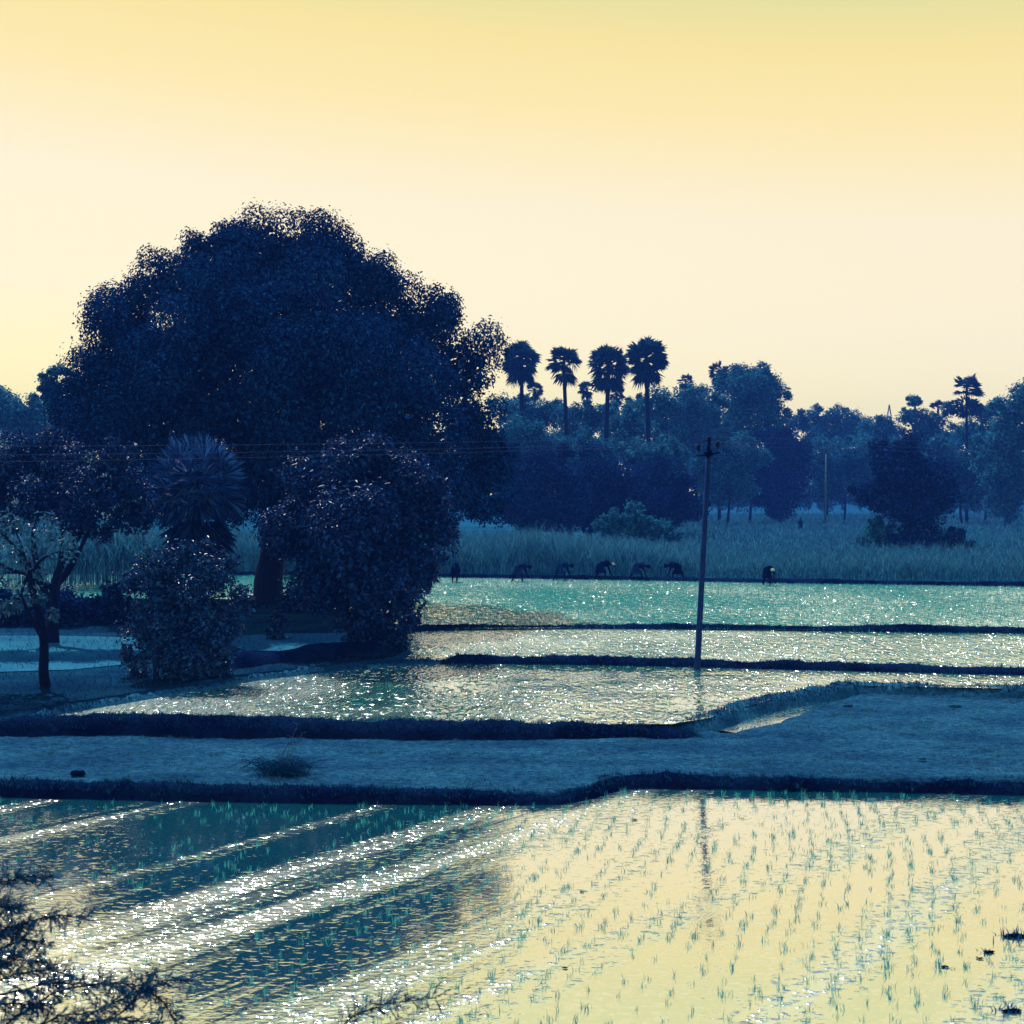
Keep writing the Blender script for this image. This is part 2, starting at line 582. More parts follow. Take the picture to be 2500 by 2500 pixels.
def trough(x, y):
    d2 = np.full(np.shape(x), 1e9)
    for k, q in enumerate(dc):
        wd = .42 * (.45 + .55 * math.sin(PI * (k + 3) / (len(dc) + 5)) ** .5)
        d2 = np.minimum(d2, ((x - q[0]) ** 2 + (y - q[1]) ** 2) / wd ** 2)
    return .10 * np.exp(-d2 ** 2)


Zg = dry_z(X, Yg) - trough(X, Yg) + R.normal(size=X.shape) * .006
vg = np.stack([X, Yg, Zg], -1)
skirt = vg[:, :1] + np.array([0, -.12, -.3])
vg = np.concatenate([skirt, vg], 1)
mm = vg.shape[1]
i, j = np.meshgrid(np.arange(len(xs) - 1), np.arange(mm - 1), indexing='ij')
struct(G().add(vg.reshape(-1, 3), np.stack([i * mm + j, (i + 1) * mm + j, (i + 1) * mm + j + 1, i * mm + j + 1], -1).reshape(-1, 4)).build('field', M['dry'], smooth=True))
dry_o = np.concatenate([np.stack([xs, y0 + .05], -1), np.stack([xs, y1], -1)[::-1]])
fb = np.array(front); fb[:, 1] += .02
_, bank_v = ridge('bank', resample(fb, .8)[:, :3] * (1, 1, 0), .30, .20, M['bund'], R, .005)  # near-black soil strip paints in the shade on the camera-facing bank
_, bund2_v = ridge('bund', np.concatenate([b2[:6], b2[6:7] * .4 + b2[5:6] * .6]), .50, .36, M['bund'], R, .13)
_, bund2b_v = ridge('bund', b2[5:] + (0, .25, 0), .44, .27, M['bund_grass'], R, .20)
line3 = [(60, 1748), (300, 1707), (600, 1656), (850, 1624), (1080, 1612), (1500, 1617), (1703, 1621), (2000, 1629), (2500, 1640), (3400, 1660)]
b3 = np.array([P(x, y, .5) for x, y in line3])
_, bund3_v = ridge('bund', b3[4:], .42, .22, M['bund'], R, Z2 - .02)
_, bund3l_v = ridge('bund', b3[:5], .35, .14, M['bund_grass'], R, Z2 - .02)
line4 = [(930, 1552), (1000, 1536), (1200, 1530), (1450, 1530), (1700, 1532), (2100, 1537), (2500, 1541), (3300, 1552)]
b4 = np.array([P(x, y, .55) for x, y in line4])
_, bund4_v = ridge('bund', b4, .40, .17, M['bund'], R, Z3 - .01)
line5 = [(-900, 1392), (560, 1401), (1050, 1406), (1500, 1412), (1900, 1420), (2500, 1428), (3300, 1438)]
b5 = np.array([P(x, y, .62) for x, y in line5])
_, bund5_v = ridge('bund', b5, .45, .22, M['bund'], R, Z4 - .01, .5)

flat = lambda pts, z: [np.array([p[0], p[1], z]) for p in pts]
pond2 = flat(b3, Z2) + flat(b2[::-1], Z2)
sheet('water', pond2, M['pond2'])
pond3 = [P(x, y, Z3) for x, y in [(880, 1600), (930, 1550), (1000, 1538), (1450, 1533), (2100, 1540), (2500, 1544), (3300, 1555), (3400, 1662), (2500, 1642), (2000, 1631), (1703, 1623), (1080, 1614), (940, 1619)]]
sheet('water', pond3, M['pond3'])
pond4 = [P(x, y, Z4) for x, y in [(-900, 1394), (560, 1402), (1050, 1407), (1500, 1413), (1900, 1421), (2500, 1429), (3300, 1439), (3300, 1554), (2500, 1543), (2100, 1539), (1450, 1532), (1000, 1537), (930, 1552), (780, 1470), (540, 1462), (-900, 1452)]]
sheet('water', pond4, M['pond4'])

# left bank land with trees, its clearings with sunlight painted into their soil, the far cane field ground
land = [P(x, y, ZL) for x, y in [(-1300, 1728), (0, 1733), (60, 1730), (300, 1694), (600, 1645), (850, 1617), (960, 1603), (985, 1580), (935, 1550), (860, 1496), (540, 1466), (-1300, 1460)]]
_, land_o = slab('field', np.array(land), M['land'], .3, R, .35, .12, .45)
sheet('clearing', [P(x, y, ZL + .02) for x, y in [(-500, 1550), (150, 1552), (330, 1556), (345, 1590), (300, 1622), (180, 1634), (0, 1640), (-500, 1650)]], M['sun_patch'])
sheet('clearing', [P(x, y, ZL + .02) for x, y in [(580, 1552), (700, 1546), (850, 1545), (880, 1565), (800, 1590), (600, 1588), (560, 1575)]], M['sun_patch'])
backp = [b5[0] + (0, .4, .1)] + [p + np.array([0, .4, .1]) for p in b5[1:]] + [np.array([260, 460, ZB]), np.array([-260, 460, ZB])]
slab('field', np.array(backp), M['back'], -.3, R, 3.0, .1, .3)

bb = np.array([P(x, y, ZL) for x, y in [(520, 1632), (600, 1620), (720, 1606), (860, 1592), (960, 1588)]])
ridge('bank', bb, .7, .32, M['bund'], R, ZL - .04)

# ditch holding water beside the grassy bund
off = np.array([.5, -.5, 0])
dw = np.concatenate([dc[::4] + off, (dc[::4] - off)[::-1]])
dw[:, 2] = .192
sheet('water', dw, M['near_water'])

# low hill at the far left
g = G()
hx, hy = np.meshgrid(np.linspace(-1, 1, 25), np.linspace(-1, 1, 13), indexing='ij')
hz = np.clip(1 - np.sqrt(hx ** 2 + hy ** 2), 0, 1)
hc = Q(-45, 1205, 300)
vv = np.stack([hc[0] + hx * 40, hc[1] + hy * 40, ZB - .5 + hz * 32 + R.normal(size=hx.shape) * .5], -1).reshape(-1, 3)
i, j = np.meshgrid(np.arange(24), np.arange(12), indexing='ij')
f = np.stack([i * 13 + j, (i + 1) * 13 + j, (i + 1) * 13 + j + 1, i * 13 + j + 1], -1).reshape(-1, 4)
struct(g.add(vv, f).build('hill', plain('hill_haze_tint', (.10, .22, .16), .95, .1), smooth=True))  # pale colour has the fading of distant haze painted in


# ------------------------------------------------------------------ trees
def crown_mesh(lobes, Y, leaf, seed, lumps=13, cov=.55, droop=.35, squash=1.0, core=True, jag=.25):
    """lobes: (px, py, radius px, depth offset m) seen at distance Y -> leaf clumps through the crown volume"""
    rng = np.random.default_rng(seed)
    g = G()
    L0, W0 = leaf
    cents = []
    for lb in lobes:
        px, py, r = lb[:3]
        dy = lb[3] if len(lb) > 3 else rng.uniform(-.5, .5) * r * Y / F
        yy = Y + dy
        c = Q(px, py, yy)
        rad = r * yy / F
        cents.append((c, rad))
        n = lumps
        d = rdir(rng, n)
        d[:, 2] = d[:, 2] * .9 + .12
        lc = c + d * rad * rng.uniform(.62, .96, n)[:, None] * np.array([1, 1, squash])
        lr = rad * rng.uniform(.20, .44, n)
        for q, r2 in zip(lc, lr):
            k = int(min(4000, cov * 25 * r2 * r2 / (L0 * W0)))
            k = max(k, 14)
            dd = rdir(rng, k)
            rr = r2 * (rng.uniform(.25, 1.0, k) ** .45) * (1 + jag * np.minimum(1.2, np.abs(rng.normal(size=k))) * (rng.uniform(size=k) < .3))
            C = q + dd * rr[:, None]
            N_ = unit(dd * .9 + np.array([0, 0, .45]) + rdir(rng, k) * .65)      # leaves turn their faces outward and up
            D = np.cross(N_, rdir(rng, k)) + dd * .35 + np.array([0, 0, -droop])
            s = rng.uniform(.55, 1.3, k)
            leaf_quads(g, C, D, L0 * s, W0 * s, rng, nrm=N_)
        if core:
            k = int(min(1800, 16 * rad * rad / (L0 * W0 * 6)))
            dd = rdir(rng, k) * (rng.uniform(0, 1, k) ** (1 / 3) * rad * .62)[:, None]
            leaf_quads(g, c + dd * np.array([1, 1, squash]), rdir(rng, k), L0 * 1.7, W0 * 2.2, rng)
    return g, cents


def tree(name, label, cat, base, Y, lobes, leaf, mat, seed, group=None, trunk=None, r0=.2, bark='bark', lumps=13, cov=.55,
         droop=.35, limbs=6, zb=None, squash=1.0, core=True, jag=.25):
    rng = np.random.default_rng(seed + 1000)
    zb = ZB if zb is None else zb
    b = np.array([(base - 1250) * Y / F, Y, zb - .05])
    t = thing(name, label, cat, b, group)
    g, cents = crown_mesh(lobes, Y, leaf, seed, lumps, cov, droop, squash, core, jag)
    cz = np.array([c for c, _ in cents])
    top = cz.mean(0)
    tg = G()
    if trunk is None:
        fork = b * .5 + top * .5
        fork[2] = b[2] + (top[2] - b[2]) * .55
        tube(tg, curve([b, (b + fork) / 2 + rng.normal(size=3) * r0 * .6, fork], 10), np.linspace(r0, r0 * .6, 10)[:len(curve([b, fork, fork], 10))], 9)
    else:
        pts = [Q(x, y, Y) for x, y in trunk]
        pts[0][2] = b[2]
        c = curve(pts, 14)
        tube(tg, c, np.linspace(r0 * 1.15, r0 * .7, len(c)), 10)
        fork = pts[-1]
    # flared root
    tube(tg, [b, b + (0, 0, r0 * .8)], [r0 * 1.7, r0 * 1.05], 10)
    order = rng.permutation(len(cents))[:limbs]
    for k in order:
        c, rad = cents[k]
        mid = (fork + c) / 2 + rng.normal(size=3) * np.linalg.norm(c - fork) * .08
        cc = curve([fork - (0, 0, r0 * .3), mid, c], 8)
        tube(tg, cc, np.linspace(r0 * .5, r0 * .12, len(cc)), 6)
    tg.build('trunk', M[bark], t, smooth=True)
    g.build('crown', M[mat], t)
    return t


big_lobes = [(815, 625, 78, 0), (915, 690, 84, 0), (575, 605, 56, 0), (700, 612, 50, 1), (645, 625, 118, 0), (520, 640, 100, -1), (755, 640, 118, 0), (430, 705, 105, 0), (310, 770, 92, 0), (300, 890, 140, -2), (235, 960, 112, 0),
             (175, 1030, 72, 1), (165, 960, 48, 1), (860, 765, 130, 0), (985, 805, 118, 0), (1060, 765, 68, 1), (1125, 900, 108, 0), (1145, 1040, 98, 0),
             (1185, 1150, 82, 0), (1165, 1225, 72, -1), (1215, 1110, 55, -1), (640, 790, 190, -5), (490, 900, 190, -6), (790, 930, 200, -6), (970, 990, 170, -5),
             (1040, 1140, 130, -4), (640, 1040, 190, -4), (400, 1040, 160, -4), (270, 1070, 110, -2), (890, 1170, 130, -2), (560, 1200, 120, -2), (740, 1240, 110, 0),
             (600, 800, 200, 5), (880, 940, 190, 5), (360, 940, 150, 4), (1000, 1180, 110, 3), (450, 1180, 110, 2)]
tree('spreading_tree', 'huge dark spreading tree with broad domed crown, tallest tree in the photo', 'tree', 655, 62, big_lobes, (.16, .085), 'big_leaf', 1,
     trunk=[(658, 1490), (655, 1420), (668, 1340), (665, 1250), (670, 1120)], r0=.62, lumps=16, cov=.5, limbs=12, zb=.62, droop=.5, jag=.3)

tree('broadleaf_tree', 'rounded dark broadleaf tree on the pond bank in front of the huge tree', 'tree', 915, 44, [
    (870, 1190, 120, 0), (780, 1230, 105, 0), (960, 1220, 115, 0), (725, 1310, 90, 0), (1015, 1320, 90, 0), (860, 1330, 165, -1.2), (880, 1430, 135, 0), (800, 1410, 105, 0),
    (965, 1440, 85, 0), (915, 1520, 66, 0), (700, 1270, 52, 0), (1085, 1285, 45, 0), (1060, 1245, 45, 0), (930, 1120, 55, 0), (860, 1110, 50, 0), (1050, 1200, 50, 0),
    (960, 1560, 42, 0), (880, 1560, 40, 0), (1030, 1400, 55, 0)], (.15, .085), 'round_leaf', 2,
     trunk=[(915, 1600), (905, 1500), (890, 1400)], r0=.17, lumps=16, cov=.55, limbs=9, zb=.62, jag=.4)

tree('leafy_bush', 'tall leafy bush with glossy leaves and a leaning bare stem, left of the pond tip', 'bush', 430, 37.5, [
    (430, 1450, 95, 0), (370, 1415, 62, 0), (520, 1400, 66, .3), (500, 1520, 90, 0), (400, 1560, 95, -.3), (440, 1620, 75, -.3), (535, 1600, 50, 0), (340, 1640, 36, 0),
    (585, 1450, 26, 0), (455, 1350, 34, .3), (500, 1335, 22, .3), (345, 1490, 30, 0), (570, 1530, 26, 0), (325, 1430, 20, .2), (400, 1370, 26, 0), (560, 1375, 22, 0), (600, 1490, 18, 0), (310, 1600, 22, 0), (545, 1640, 26, 0)], (.115, .06), 'bush_leaf', 3, trunk=[(440, 1665), (430, 1600), (430, 1500)],
     r0=.09, lumps=11, cov=.42, limbs=8, zb=.62, jag=.9)
bush_root = bpy.data.objects['leafy_bush']
g = G()
tube(g, curve([Q(383, 1672, 36.6), Q(378, 1600, 36.6), Q(372, 1545, 36.6), Q(350, 1510, 36.6), Q(318, 1478, 36.6)], 16), np.linspace(.085, .045, 16), 8)
g.build('stem', M['pale_bark'], bush_root, smooth=True)

t = tree('young_tree', 'slender young tree with bare lower trunk and sparse bright leaves at far left', 'tree', 110, 35.5, [
    (60, 1330, 55, 0), (15, 1400, 46, 0), (105, 1290, 40, 0), (150, 1345, 44, 0), (30, 1275, 36, .3), (85, 1420, 36, 0), (0, 1490, 30, 0), (-30, 1350, 60, 0), (50, 1470, 26, 0),
    (95, 1462, 16, -.2), (130, 1500, 14, -.2)], (.14, .065), 'sparse_leaf', 4,
     trunk=[(112, 1702), (106, 1640), (108, 1590), (104, 1540), (90, 1480), (70, 1400)], r0=.12, lumps=9, cov=.24, limbs=7, zb=.62, core=False, jag=.7)
g = G()
for c in ([(106, 1560), (72, 1500), (50, 1450)], [(108, 1570), (125, 1520), (140, 1470), (150, 1390)]):
    tube(g, curve([Q(x, y, 35.4) for x, y in c], 8), np.linspace(.08, .03, len(curve([Q(x, y, 35.4) for x, y in c], 8))), 6)
g.build('branch', M['bark'], t, smooth=True)

t = tree('umbrella_tree', 'flat topped dark tree on a forked slanting trunk behind the young tree', 'tree', 125, 46, [
    (60, 1130, 78, 0), (160, 1150, 88, 0), (270, 1175, 80, 0), (285, 1110, 48, 0), (100, 1215, 84, -1), (215, 1235, 82, -1), (325, 1215, 60, 0), (5, 1190, 66, 0),
    (300, 1270, 46, 0), (195, 1285, 42, 0), (70, 1095, 40, .5), (130, 1085, 40, .5), (345, 1260, 42, 0), (-40, 1150, 80, 0), (30, 1265, 46, 0), (250, 1300, 30, 0)],
     (.13, .06), 'round_leaf', 5, trunk=[(128, 1560), (128, 1500), (132, 1440)], r0=.2, lumps=14, cov=.42, limbs=3, zb=.62, jag=.5)
g = G()
for c, r in (([(130, 1470), (140, 1400), (175, 1340), (205, 1280), (215, 1240)], .15), ([(136, 1430), (165, 1400), (195, 1340), (222, 1290), (260, 1220)], .10),
             ([(122, 1480), (95, 1400), (82, 1330), (85, 1250)], .13)):
    cc = curve([Q(x, y, 46) for x, y in c], 12)
    tube(g, cc, np.linspace(r, r * .5, len(cc)), 8)
g.build('branch', M['bark'], t, smooth=True)

# small shrubs on the left bank
SH = [
    ('shrub', 'small upright shrub standing alone on the clearing by the round tree', 678, 47, [(678, 1520, 22), (672, 1550, 26), (690, 1570, 24), (668, 1580, 18), (680, 1500, 12)], (.14, .07), 'bush_leaf', .45),
    ('hedge_bush', 'low dark bush at the left edge behind the clearing', 40, 52, [(30, 1480, 58), (-30, 1470, 60), (75, 1505, 46), (20, 1525, 40)], (.2, .1), 'dark_leaf', .5),
    ('hedge_bush', 'low dark rounded bush behind the clearing, around the slender trunk', 150, 52, [(150, 1500, 50), (115, 1515, 42), (185, 1512, 44), (160, 1460, 34)], (.2, .1), 'dark_leaf', .5),
    ('hedge_bush', 'dark scrubby bush below the pale cane, left of the leafy bush', 275, 53, [(255, 1490, 46), (300, 1495, 46), (280, 1450, 36), (230, 1520, 34), (330, 1520, 36)], (.2, .1), 'dark_leaf', .45),
    ('hedge_bush', 'dark bush hiding the foot of the huge tree on its left', 600, 60, [(600, 1480, 30), (575, 1492, 26), (625, 1496, 26)], (.2, .1), 'dark_leaf', .5),
    ('hedge_bush', 'dark bush between the huge trunk and the round tree', 735, 58, [(730, 1470, 46), (770, 1490, 44), (700, 1500, 34), (790, 1450, 40), (810, 1500, 36)], (.2, .1), 'dark_leaf', .5),
    ('hedge_bush', 'tangled bush beside the round tree at the paddy edge', 1000, 50, [(985, 1480, 34), (1010, 1440, 30), (975, 1430, 34), (1000, 1510, 24)], (.18, .09), 'dark_leaf', .4),
]
for k, (nm, lab, bx, Y, lobes, leaf, mat, cov) in enumerate(SH):
    tree(nm, lab, 'bush', bx, Y, lobes, leaf, mat, 30 + k, 'bushes under the trees' if nm == 'hedge_bush' else None, r0=.05, lumps=12, cov=cov, limbs=4, zb=.62, jag=.5)

# trees far off, each its own
FT = [
    # name, label, base px, distance, lobes, leaf, material, seed
    ('thicket_tree', 'dark thorny thicket right beside the huge tree behind the cane', 1310, 122, [(1280, 1190, 80), (1335, 1140, 62), (1255, 1250, 52), (1370, 1235, 72), (1300, 1265, 60), (1390, 1170, 50)], 'dark_leaf'),
    ('thicket_tree', 'broad dark thicket in the middle of the row behind the cane', 1470, 127, [(1450, 1175, 80), (1505, 1205, 76), (1430, 1250, 66), (1540, 1215, 52), (1490, 1265, 56), (1410, 1215, 56)], 'dark_leaf'),
    ('thicket_tree', 'dark thicket just left of the utility pole', 1630, 136, [(1615, 1190, 72), (1660, 1225, 56), (1590, 1150, 50), (1580, 1230, 60), (1640, 1255, 40), (1690, 1240, 36)], 'dark_leaf'),
    ('pale_bush', 'pale feathery bush rising from the cane field left of the pole', 1545, 108, [(1540, 1285, 42), (1490, 1295, 36), (1600, 1300, 36), (1550, 1262, 32), (1640, 1310, 22), (1510, 1268, 24)], 'pale_leaf'),
    ('round_tree', 'dark column shaped tree behind the field right of the pole', 1905, 205, [(1900, 1115, 66), (1868, 1165, 70), (1935, 1165, 66), (1905, 1215, 62), (1850, 1205, 44), (1955, 1115, 36), (1900, 1080, 40)], 'dark_leaf'),
    ('field_tree', 'dark ragged tree standing alone in the field at right', 2235, 113, [(2205, 1095, 46), (2180, 1150, 68), (2245, 1160, 68), (2140, 1215, 48), (2295, 1220, 46), (2220, 1230, 80), (2230, 1300, 56), (2222, 1340, 34), (2110, 1205, 30), (2260, 1325, 36), (2205, 1330, 36), (2310, 1185, 30)], 'dark_leaf'),
    ('field_bush', 'small greyish bush left of the lone field tree', 2135, 114, [(2130, 1300, 30), (2165, 1318, 30), (2120, 1325, 24), (2140, 1280, 18)], 'pale_leaf'),
    ('field_bush', 'small dark bush right of the lone field tree', 2330, 112, [(2325, 1315, 30), (2348, 1338, 24), (2300, 1330, 22)], 'dark_leaf'),
    ('edge_tree', 'tall leafy tree cut by the right edge of the photo', 2455, 185, [(2478, 1000, 56), (2445, 1075, 60), (2485, 1140, 66), (2425, 1160, 50), (2455, 1235, 46), (2505, 1060, 60), (2520, 970, 50), (2400, 1130, 34), (2480, 1200, 50)], 'far_leaf'),
    ('domed_tree', 'tall domed tree, the highest crown on the skyline right of the palms', 1830, 212, [(1830, 965, 72), (1845, 935, 48), (1880, 955, 46), (1795, 930, 42), (1872, 985, 52), (1765, 940, 32), (1810, 1030, 76), (1890, 1025, 40), (1850, 925, 30)], 'far_leaf'),
    ('skyline_tree', 'bushy tree just left of the tall domed tree', 1705, 197, [(1675, 968, 32), (1700, 1000, 56), (1690, 1065, 68), (1735, 1000, 44), (1665, 1020, 44), (1745, 1060, 54)], 'far_leaf'),
    ('skyline_tree', 'rounded tree behind the trunk of the rightmost tall palm', 1605, 192, [(1605, 985, 42), (1575, 1020, 44), (1640, 1000, 36), (1560, 985, 24), (1615, 1050, 50)], 'far_leaf'),
    ('skyline_tree', 'low tree behind the first tall palm trunk', 1320, 190, [(1320, 1010, 34), (1280, 1010, 42), (1355, 1020, 36), (1300, 1050, 44), (1245, 1000, 46)], 'far_leaf'),
    ('skyline_tree', 'low tree between the second and third tall palm trunks', 1420, 182, [(1420, 1015, 38), (1455, 1030, 44), (1400, 1060, 50), (1380, 1010, 28), (1490, 1020, 34)], 'far_leaf'),
    ('skyline_tree', 'low leafy tree behind the third tall palm trunk', 1530, 176, [(1520, 1040, 46), (1560, 1060, 48), (1500, 1080, 44), (1545, 1010, 28)], 'far_leaf'),
    ('lower_tree', 'pale feathery tree in front of the first tall palm', 1285, 152, [(1285, 1070, 48), (1245, 1060, 46), (1330, 1085, 44), (1290, 1120, 50), (1240, 1120, 50)], 'pale_leaf'),
    ('lower_tree', 'mid blue tree below the two middle palms', 1440, 150, [(1430, 1100, 46), (1390, 1110, 44), (1470, 1110, 44), (1440, 1145, 44)], 'pale_leaf'),
    ('lower_tree', 'pale tree below the rightmost tall palm, left of the pole top', 1590, 148, [(1560, 1110, 46), (1610, 1110, 48), (1650, 1130, 40), (1590, 1140, 46)], 'pale_leaf'),
    ('low_canopy_tree', 'low flat canopied tree where the skyline dips, right of the domed tree', 2020, 262, [(2030, 1020, 36), (2075, 1030, 34), (1985, 1025, 34), (2000, 1065, 44), (1950, 1035, 32), (2060, 1070, 44), (2105, 1045, 30)], 'far_leaf'),
    ('far_tree', 'low tree on the skyline in front of the faint lattice tower', 2160, 246, [(2140, 1050, 34), (2170, 1055, 32), (2120, 1080, 46), (2180, 1090, 44), (2150, 1130, 50)], 'far_leaf'),
    ('far_tree', 'knobbly tree on the skyline left of the drooping palm', 2255, 234, [(2290, 1025, 26), (2240, 1030, 34), (2275, 1075, 48), (2210, 1015, 20), (2230, 980, 16), (2320, 1000, 18), (2225, 1110, 50), (2290, 1120, 50)], 'far_leaf'),
    ('far_tree', 'ragged tree on the skyline right of the drooping palm', 2405, 224, [(2405, 1010, 30), (2370, 1060, 48), (2430, 1000, 26), (2420, 1070, 46), (2390, 1120, 50)], 'far_leaf'),
    ('back_tree', 'dark mass of tree behind the leaning field post', 2060, 222, [(2050, 1130, 56), (2100, 1165, 54), (2040, 1195, 46), (2000, 1120, 48), (2090, 1110, 44), (2000, 1190, 44), (2120, 1200, 34)], 'far_leaf'),
    ('back_tree', 'dark tree between the pole top and the column shaped tree', 1775, 192, [(1780, 1115, 66), (1740, 1160, 58), (1800, 1190, 46), (1720, 1100, 44), (1830, 1120, 44), (1750, 1210, 40)], 'far_leaf'),
    ('back_tree', 'dark tree between the lone field tree and the edge tree', 2350, 196, [(2345, 1150, 56), (2375, 1205, 44), (2315, 1130, 44), (2330, 1200, 40), (2390, 1170, 40), (2290, 1110, 40)], 'far_leaf'),
    ('misty_tree', 'misty pale tree beyond the huge tree at the left edge', 45, 155, [(35, 1010, 46), (75, 1010, 40), (0, 1000, 46), (45, 1060, 56), (110, 1050, 46), (-40, 1020, 60), (100, 1000, 28)], 'pale_leaf'),
    ('misty_tree', 'ragged tree top showing just left of the huge crown', 125, 100, [(120, 950, 22), (135, 985, 26), (140, 905, 18), (112, 925, 14), (150, 1020, 34)], 'far_leaf'),
]
seen = {}
for k, (nm, lab, bx, Y, lobes, mat) in enumerate(FT):
    rr_ = np.random.default_rng(500 + k)
    extra = []
    for lb in lobes:
        for _ in range(2):
            a = rr_.uniform(-.2, PI + .2)
            rad = lb[2] * rr_.uniform(.85, 1.12)
            extra.append((lb[0] + math.cos(a) * rad, lb[1] - math.sin(a) * rad * .9, lb[2] * rr_.uniform(.16, .34)))
    lobes = lobes + extra
    s = .24 if Y < 140 else .36
    grp = {'thicket_tree': 'thickets behind the cane', 'field_bush': 'bushes by the lone field tree', 'skyline_tree': 'trees around the tall palms', 'lower_tree': 'trees below the tall palms',
           'far_tree': 'trees on the right skyline', 'back_tree': 'dark trees behind the field', 'misty_tree': 'trees beyond the huge tree'}.get(nm)
    tree(nm, lab, 'bush' if 'bush' in nm else 'tree', bx, Y, lobes, (s * .95, s * .6), mat, 60 + k, grp, r0=.22 if Y > 140 else .14, lumps=13, cov=.55, limbs=4, jag=.45)

# the wood far behind them that fills the gaps
rng = np.random.default_rng(77)
lob = []
for x in range(-700, 3300, 42):
    lob.append((x, 1085 + rng.uniform(-22, 20), rng.uniform(30, 46)))
    lob.append((x + 20, 1145 + rng.uniform(-15, 15), rng.uniform(34, 50)))
    lob.append((x + 10, 1185 + rng.uniform(-8, 8), rng.uniform(26, 34)))
    lob.append((x + 25, 1222 + rng.uniform(-5, 5), rng.uniform(24, 30)))
g, _ = crown_mesh(lob, 320, (.9, .6), 78, lumps=9, cov=.5, jag=.3)
tag(g.build('woodland', M['far_leaf']), 'distant belt of hazy woodland closing the view behind all single trees', 'woodland', kind='stuff')


# ------------------------------------------------------------------ palms
def fan(g, base, d, pet, blade, rng, nseg=20, spread=2.0, droop=.25):
    """one fan leaf: stalk and a pleated half disc of pointed segments"""
    d = unit(d)
    up = np.array([0, 0, 1.0])
    s = np.cross(d, up)
    s = unit(s) if np.linalg.norm(s) > .1 else np.array([1.0, 0, 0])
    roll = rng.normal() * .5
    n = np.cross(s, d)
    s, n = s * math.cos(roll) + n * math.sin(roll), n * math.cos(roll) - s * math.sin(roll)
    tip = base + d * pet - up * pet * .08
    tube(g, [base, (base + tip) / 2 + up * pet * .04, tip], [.035, .028, .022], 5)
    a = np.linspace(-spread, spread, nseg) + rng.normal(size=nseg) * .03
    dirs = np.cos(a)[:, None] * d + np.sin(a)[:, None] * s + n * .12
    ln = blade * (.82 + .18 * np.cos(a * .6)) * rng.uniform(.9, 1.08, nseg)
    wd = 2 * spread / nseg * blade * .62
    sd = unit(np.cross(dirs, n))
    m = dirs * (ln * .55)[:, None]
    tp = dirs * ln[:, None] - up * (ln * droop * rng.uniform(.4, 1.2, nseg))[:, None]
    zig = n * wd * .25
    v = np.stack([np.repeat(tip[None], nseg, 0), tip + m + sd * wd * .5 + zig, tip + tp, tip + m - sd * wd * .5 - zig], 1)
    f = np.arange(nseg * 4).reshape(-1, 4)
    g.add(v.reshape(-1, 3), np.concatenate([f[:, [0, 1, 2]], f[:, [0, 2, 3]]]))


def palm(name, label, hx, hy, hr, Y, seed, group=None, trunk_r=.2, nf=40, low=-.85, lean=0, mat='far_palm_leaf', skirt=8, base_px=None):
    rng = np.random.default_rng(seed)
    c = Q(hx, hy, Y)
    r = hr * Y / F
    b = np.array([((base_px or hx) - 1250) * Y / F, Y, ZB - .05])
    t = thing(name, label, 'palm', b, group)
    g = G()
    tube(g, curve([b, b * .5 + c * .5 + np.array([lean, 0, 0]), c], 14), np.linspace(trunk_r * 1.25, trunk_r * .85, 14), 9)
    g.build('trunk', M['bark'], t, smooth=True)
    g = G()
    k = 0
    while k < nf:
        d = rdir(rng, 1)[0]
        if d[2] < low:
            continue
        k += 1
        fan(g, c, d, r * rng.uniform(.4, .56), r * rng.uniform(.44, .56), rng, 16, 1.75, .25)
    for k in range(skirt):      # old leaves hanging close to the trunk
        a = rng.uniform(0, 2 * PI)
        d = np.array([math.cos(a) * .55, math.sin(a) * .55, -1])
        fan(g, c - (0, 0, r * .15), d, r * .45, r * rng.uniform(.5, .7), rng, 12, 1.0, .3)
    g.build('crown', M[mat], t)
    return t


TP = 'tall palms on the skyline'
palm('toddy_palm', 'leftmost of the four tall palms, nearest the huge tree', 1273, 878, 57, 165, 1, TP, .26, 48, base_px=1276)
palm('toddy_palm', 'second of the four tall palms from the left, trunk leaning slightly', 1376, 883, 50, 162, 2, TP, .24, 36, base_px=1392)
palm('toddy_palm', 'third of the four tall palms from the left, with shaggy hanging leaves', 1486, 888, 59, 160, 3, TP, .28, 50, skirt=18, base_px=1472)
palm('toddy_palm', 'rightmost and highest of the four tall palms', 1578, 872, 60, 163, 4, TP, .28, 52, base_px=1588)
SP = 'small palms poking above the treeline'
palm('small_palm', 'small palm head right behind the leftmost tall palm trunk', 1305, 952, 26, 200, 5, SP, .22, 26, skirt=8)
palm('small_palm', 'small round palm head in the gap between second and third tall palms', 1433, 948, 25, 205, 6, SP, .2, 28)
palm('small_palm', 'small ragged palm half hidden under the shaggy third tall palm', 1505, 962, 26, 198, 7, SP, .2, 24)
palm('small_palm', 'little palm tuft on top of the bushy tree left of the domed tree', 1674, 930, 24, 210, 8, SP, .2, 16, low=-.2, skirt=0)
palm('small_palm', 'small palm growing out of the left shoulder of the domed tree', 1756, 905, 30, 214, 9, SP, .22, 26)
palm('small_palm', 'small palm tuft with flat top left of the drooping palm', 2234, 985, 22, 236, 10, SP, .2, 18, low=-.2, skirt=0)
palm('small_palm', 'spiky low palm between the flat topped tuft and the drooping palm', 2290, 995, 24, 236, 12, SP, .2, 18, low=-.1, skirt=0)
t = palm('drooping_palm', 'lone palm with drooping fronds above the right skyline', 2360, 948, 48, 200, 11, None, .2, 16, low=-.45, skirt=3)
g = G()
rng = np.random.default_rng(5)
c = Q(2357, 994, 200)
k = 500
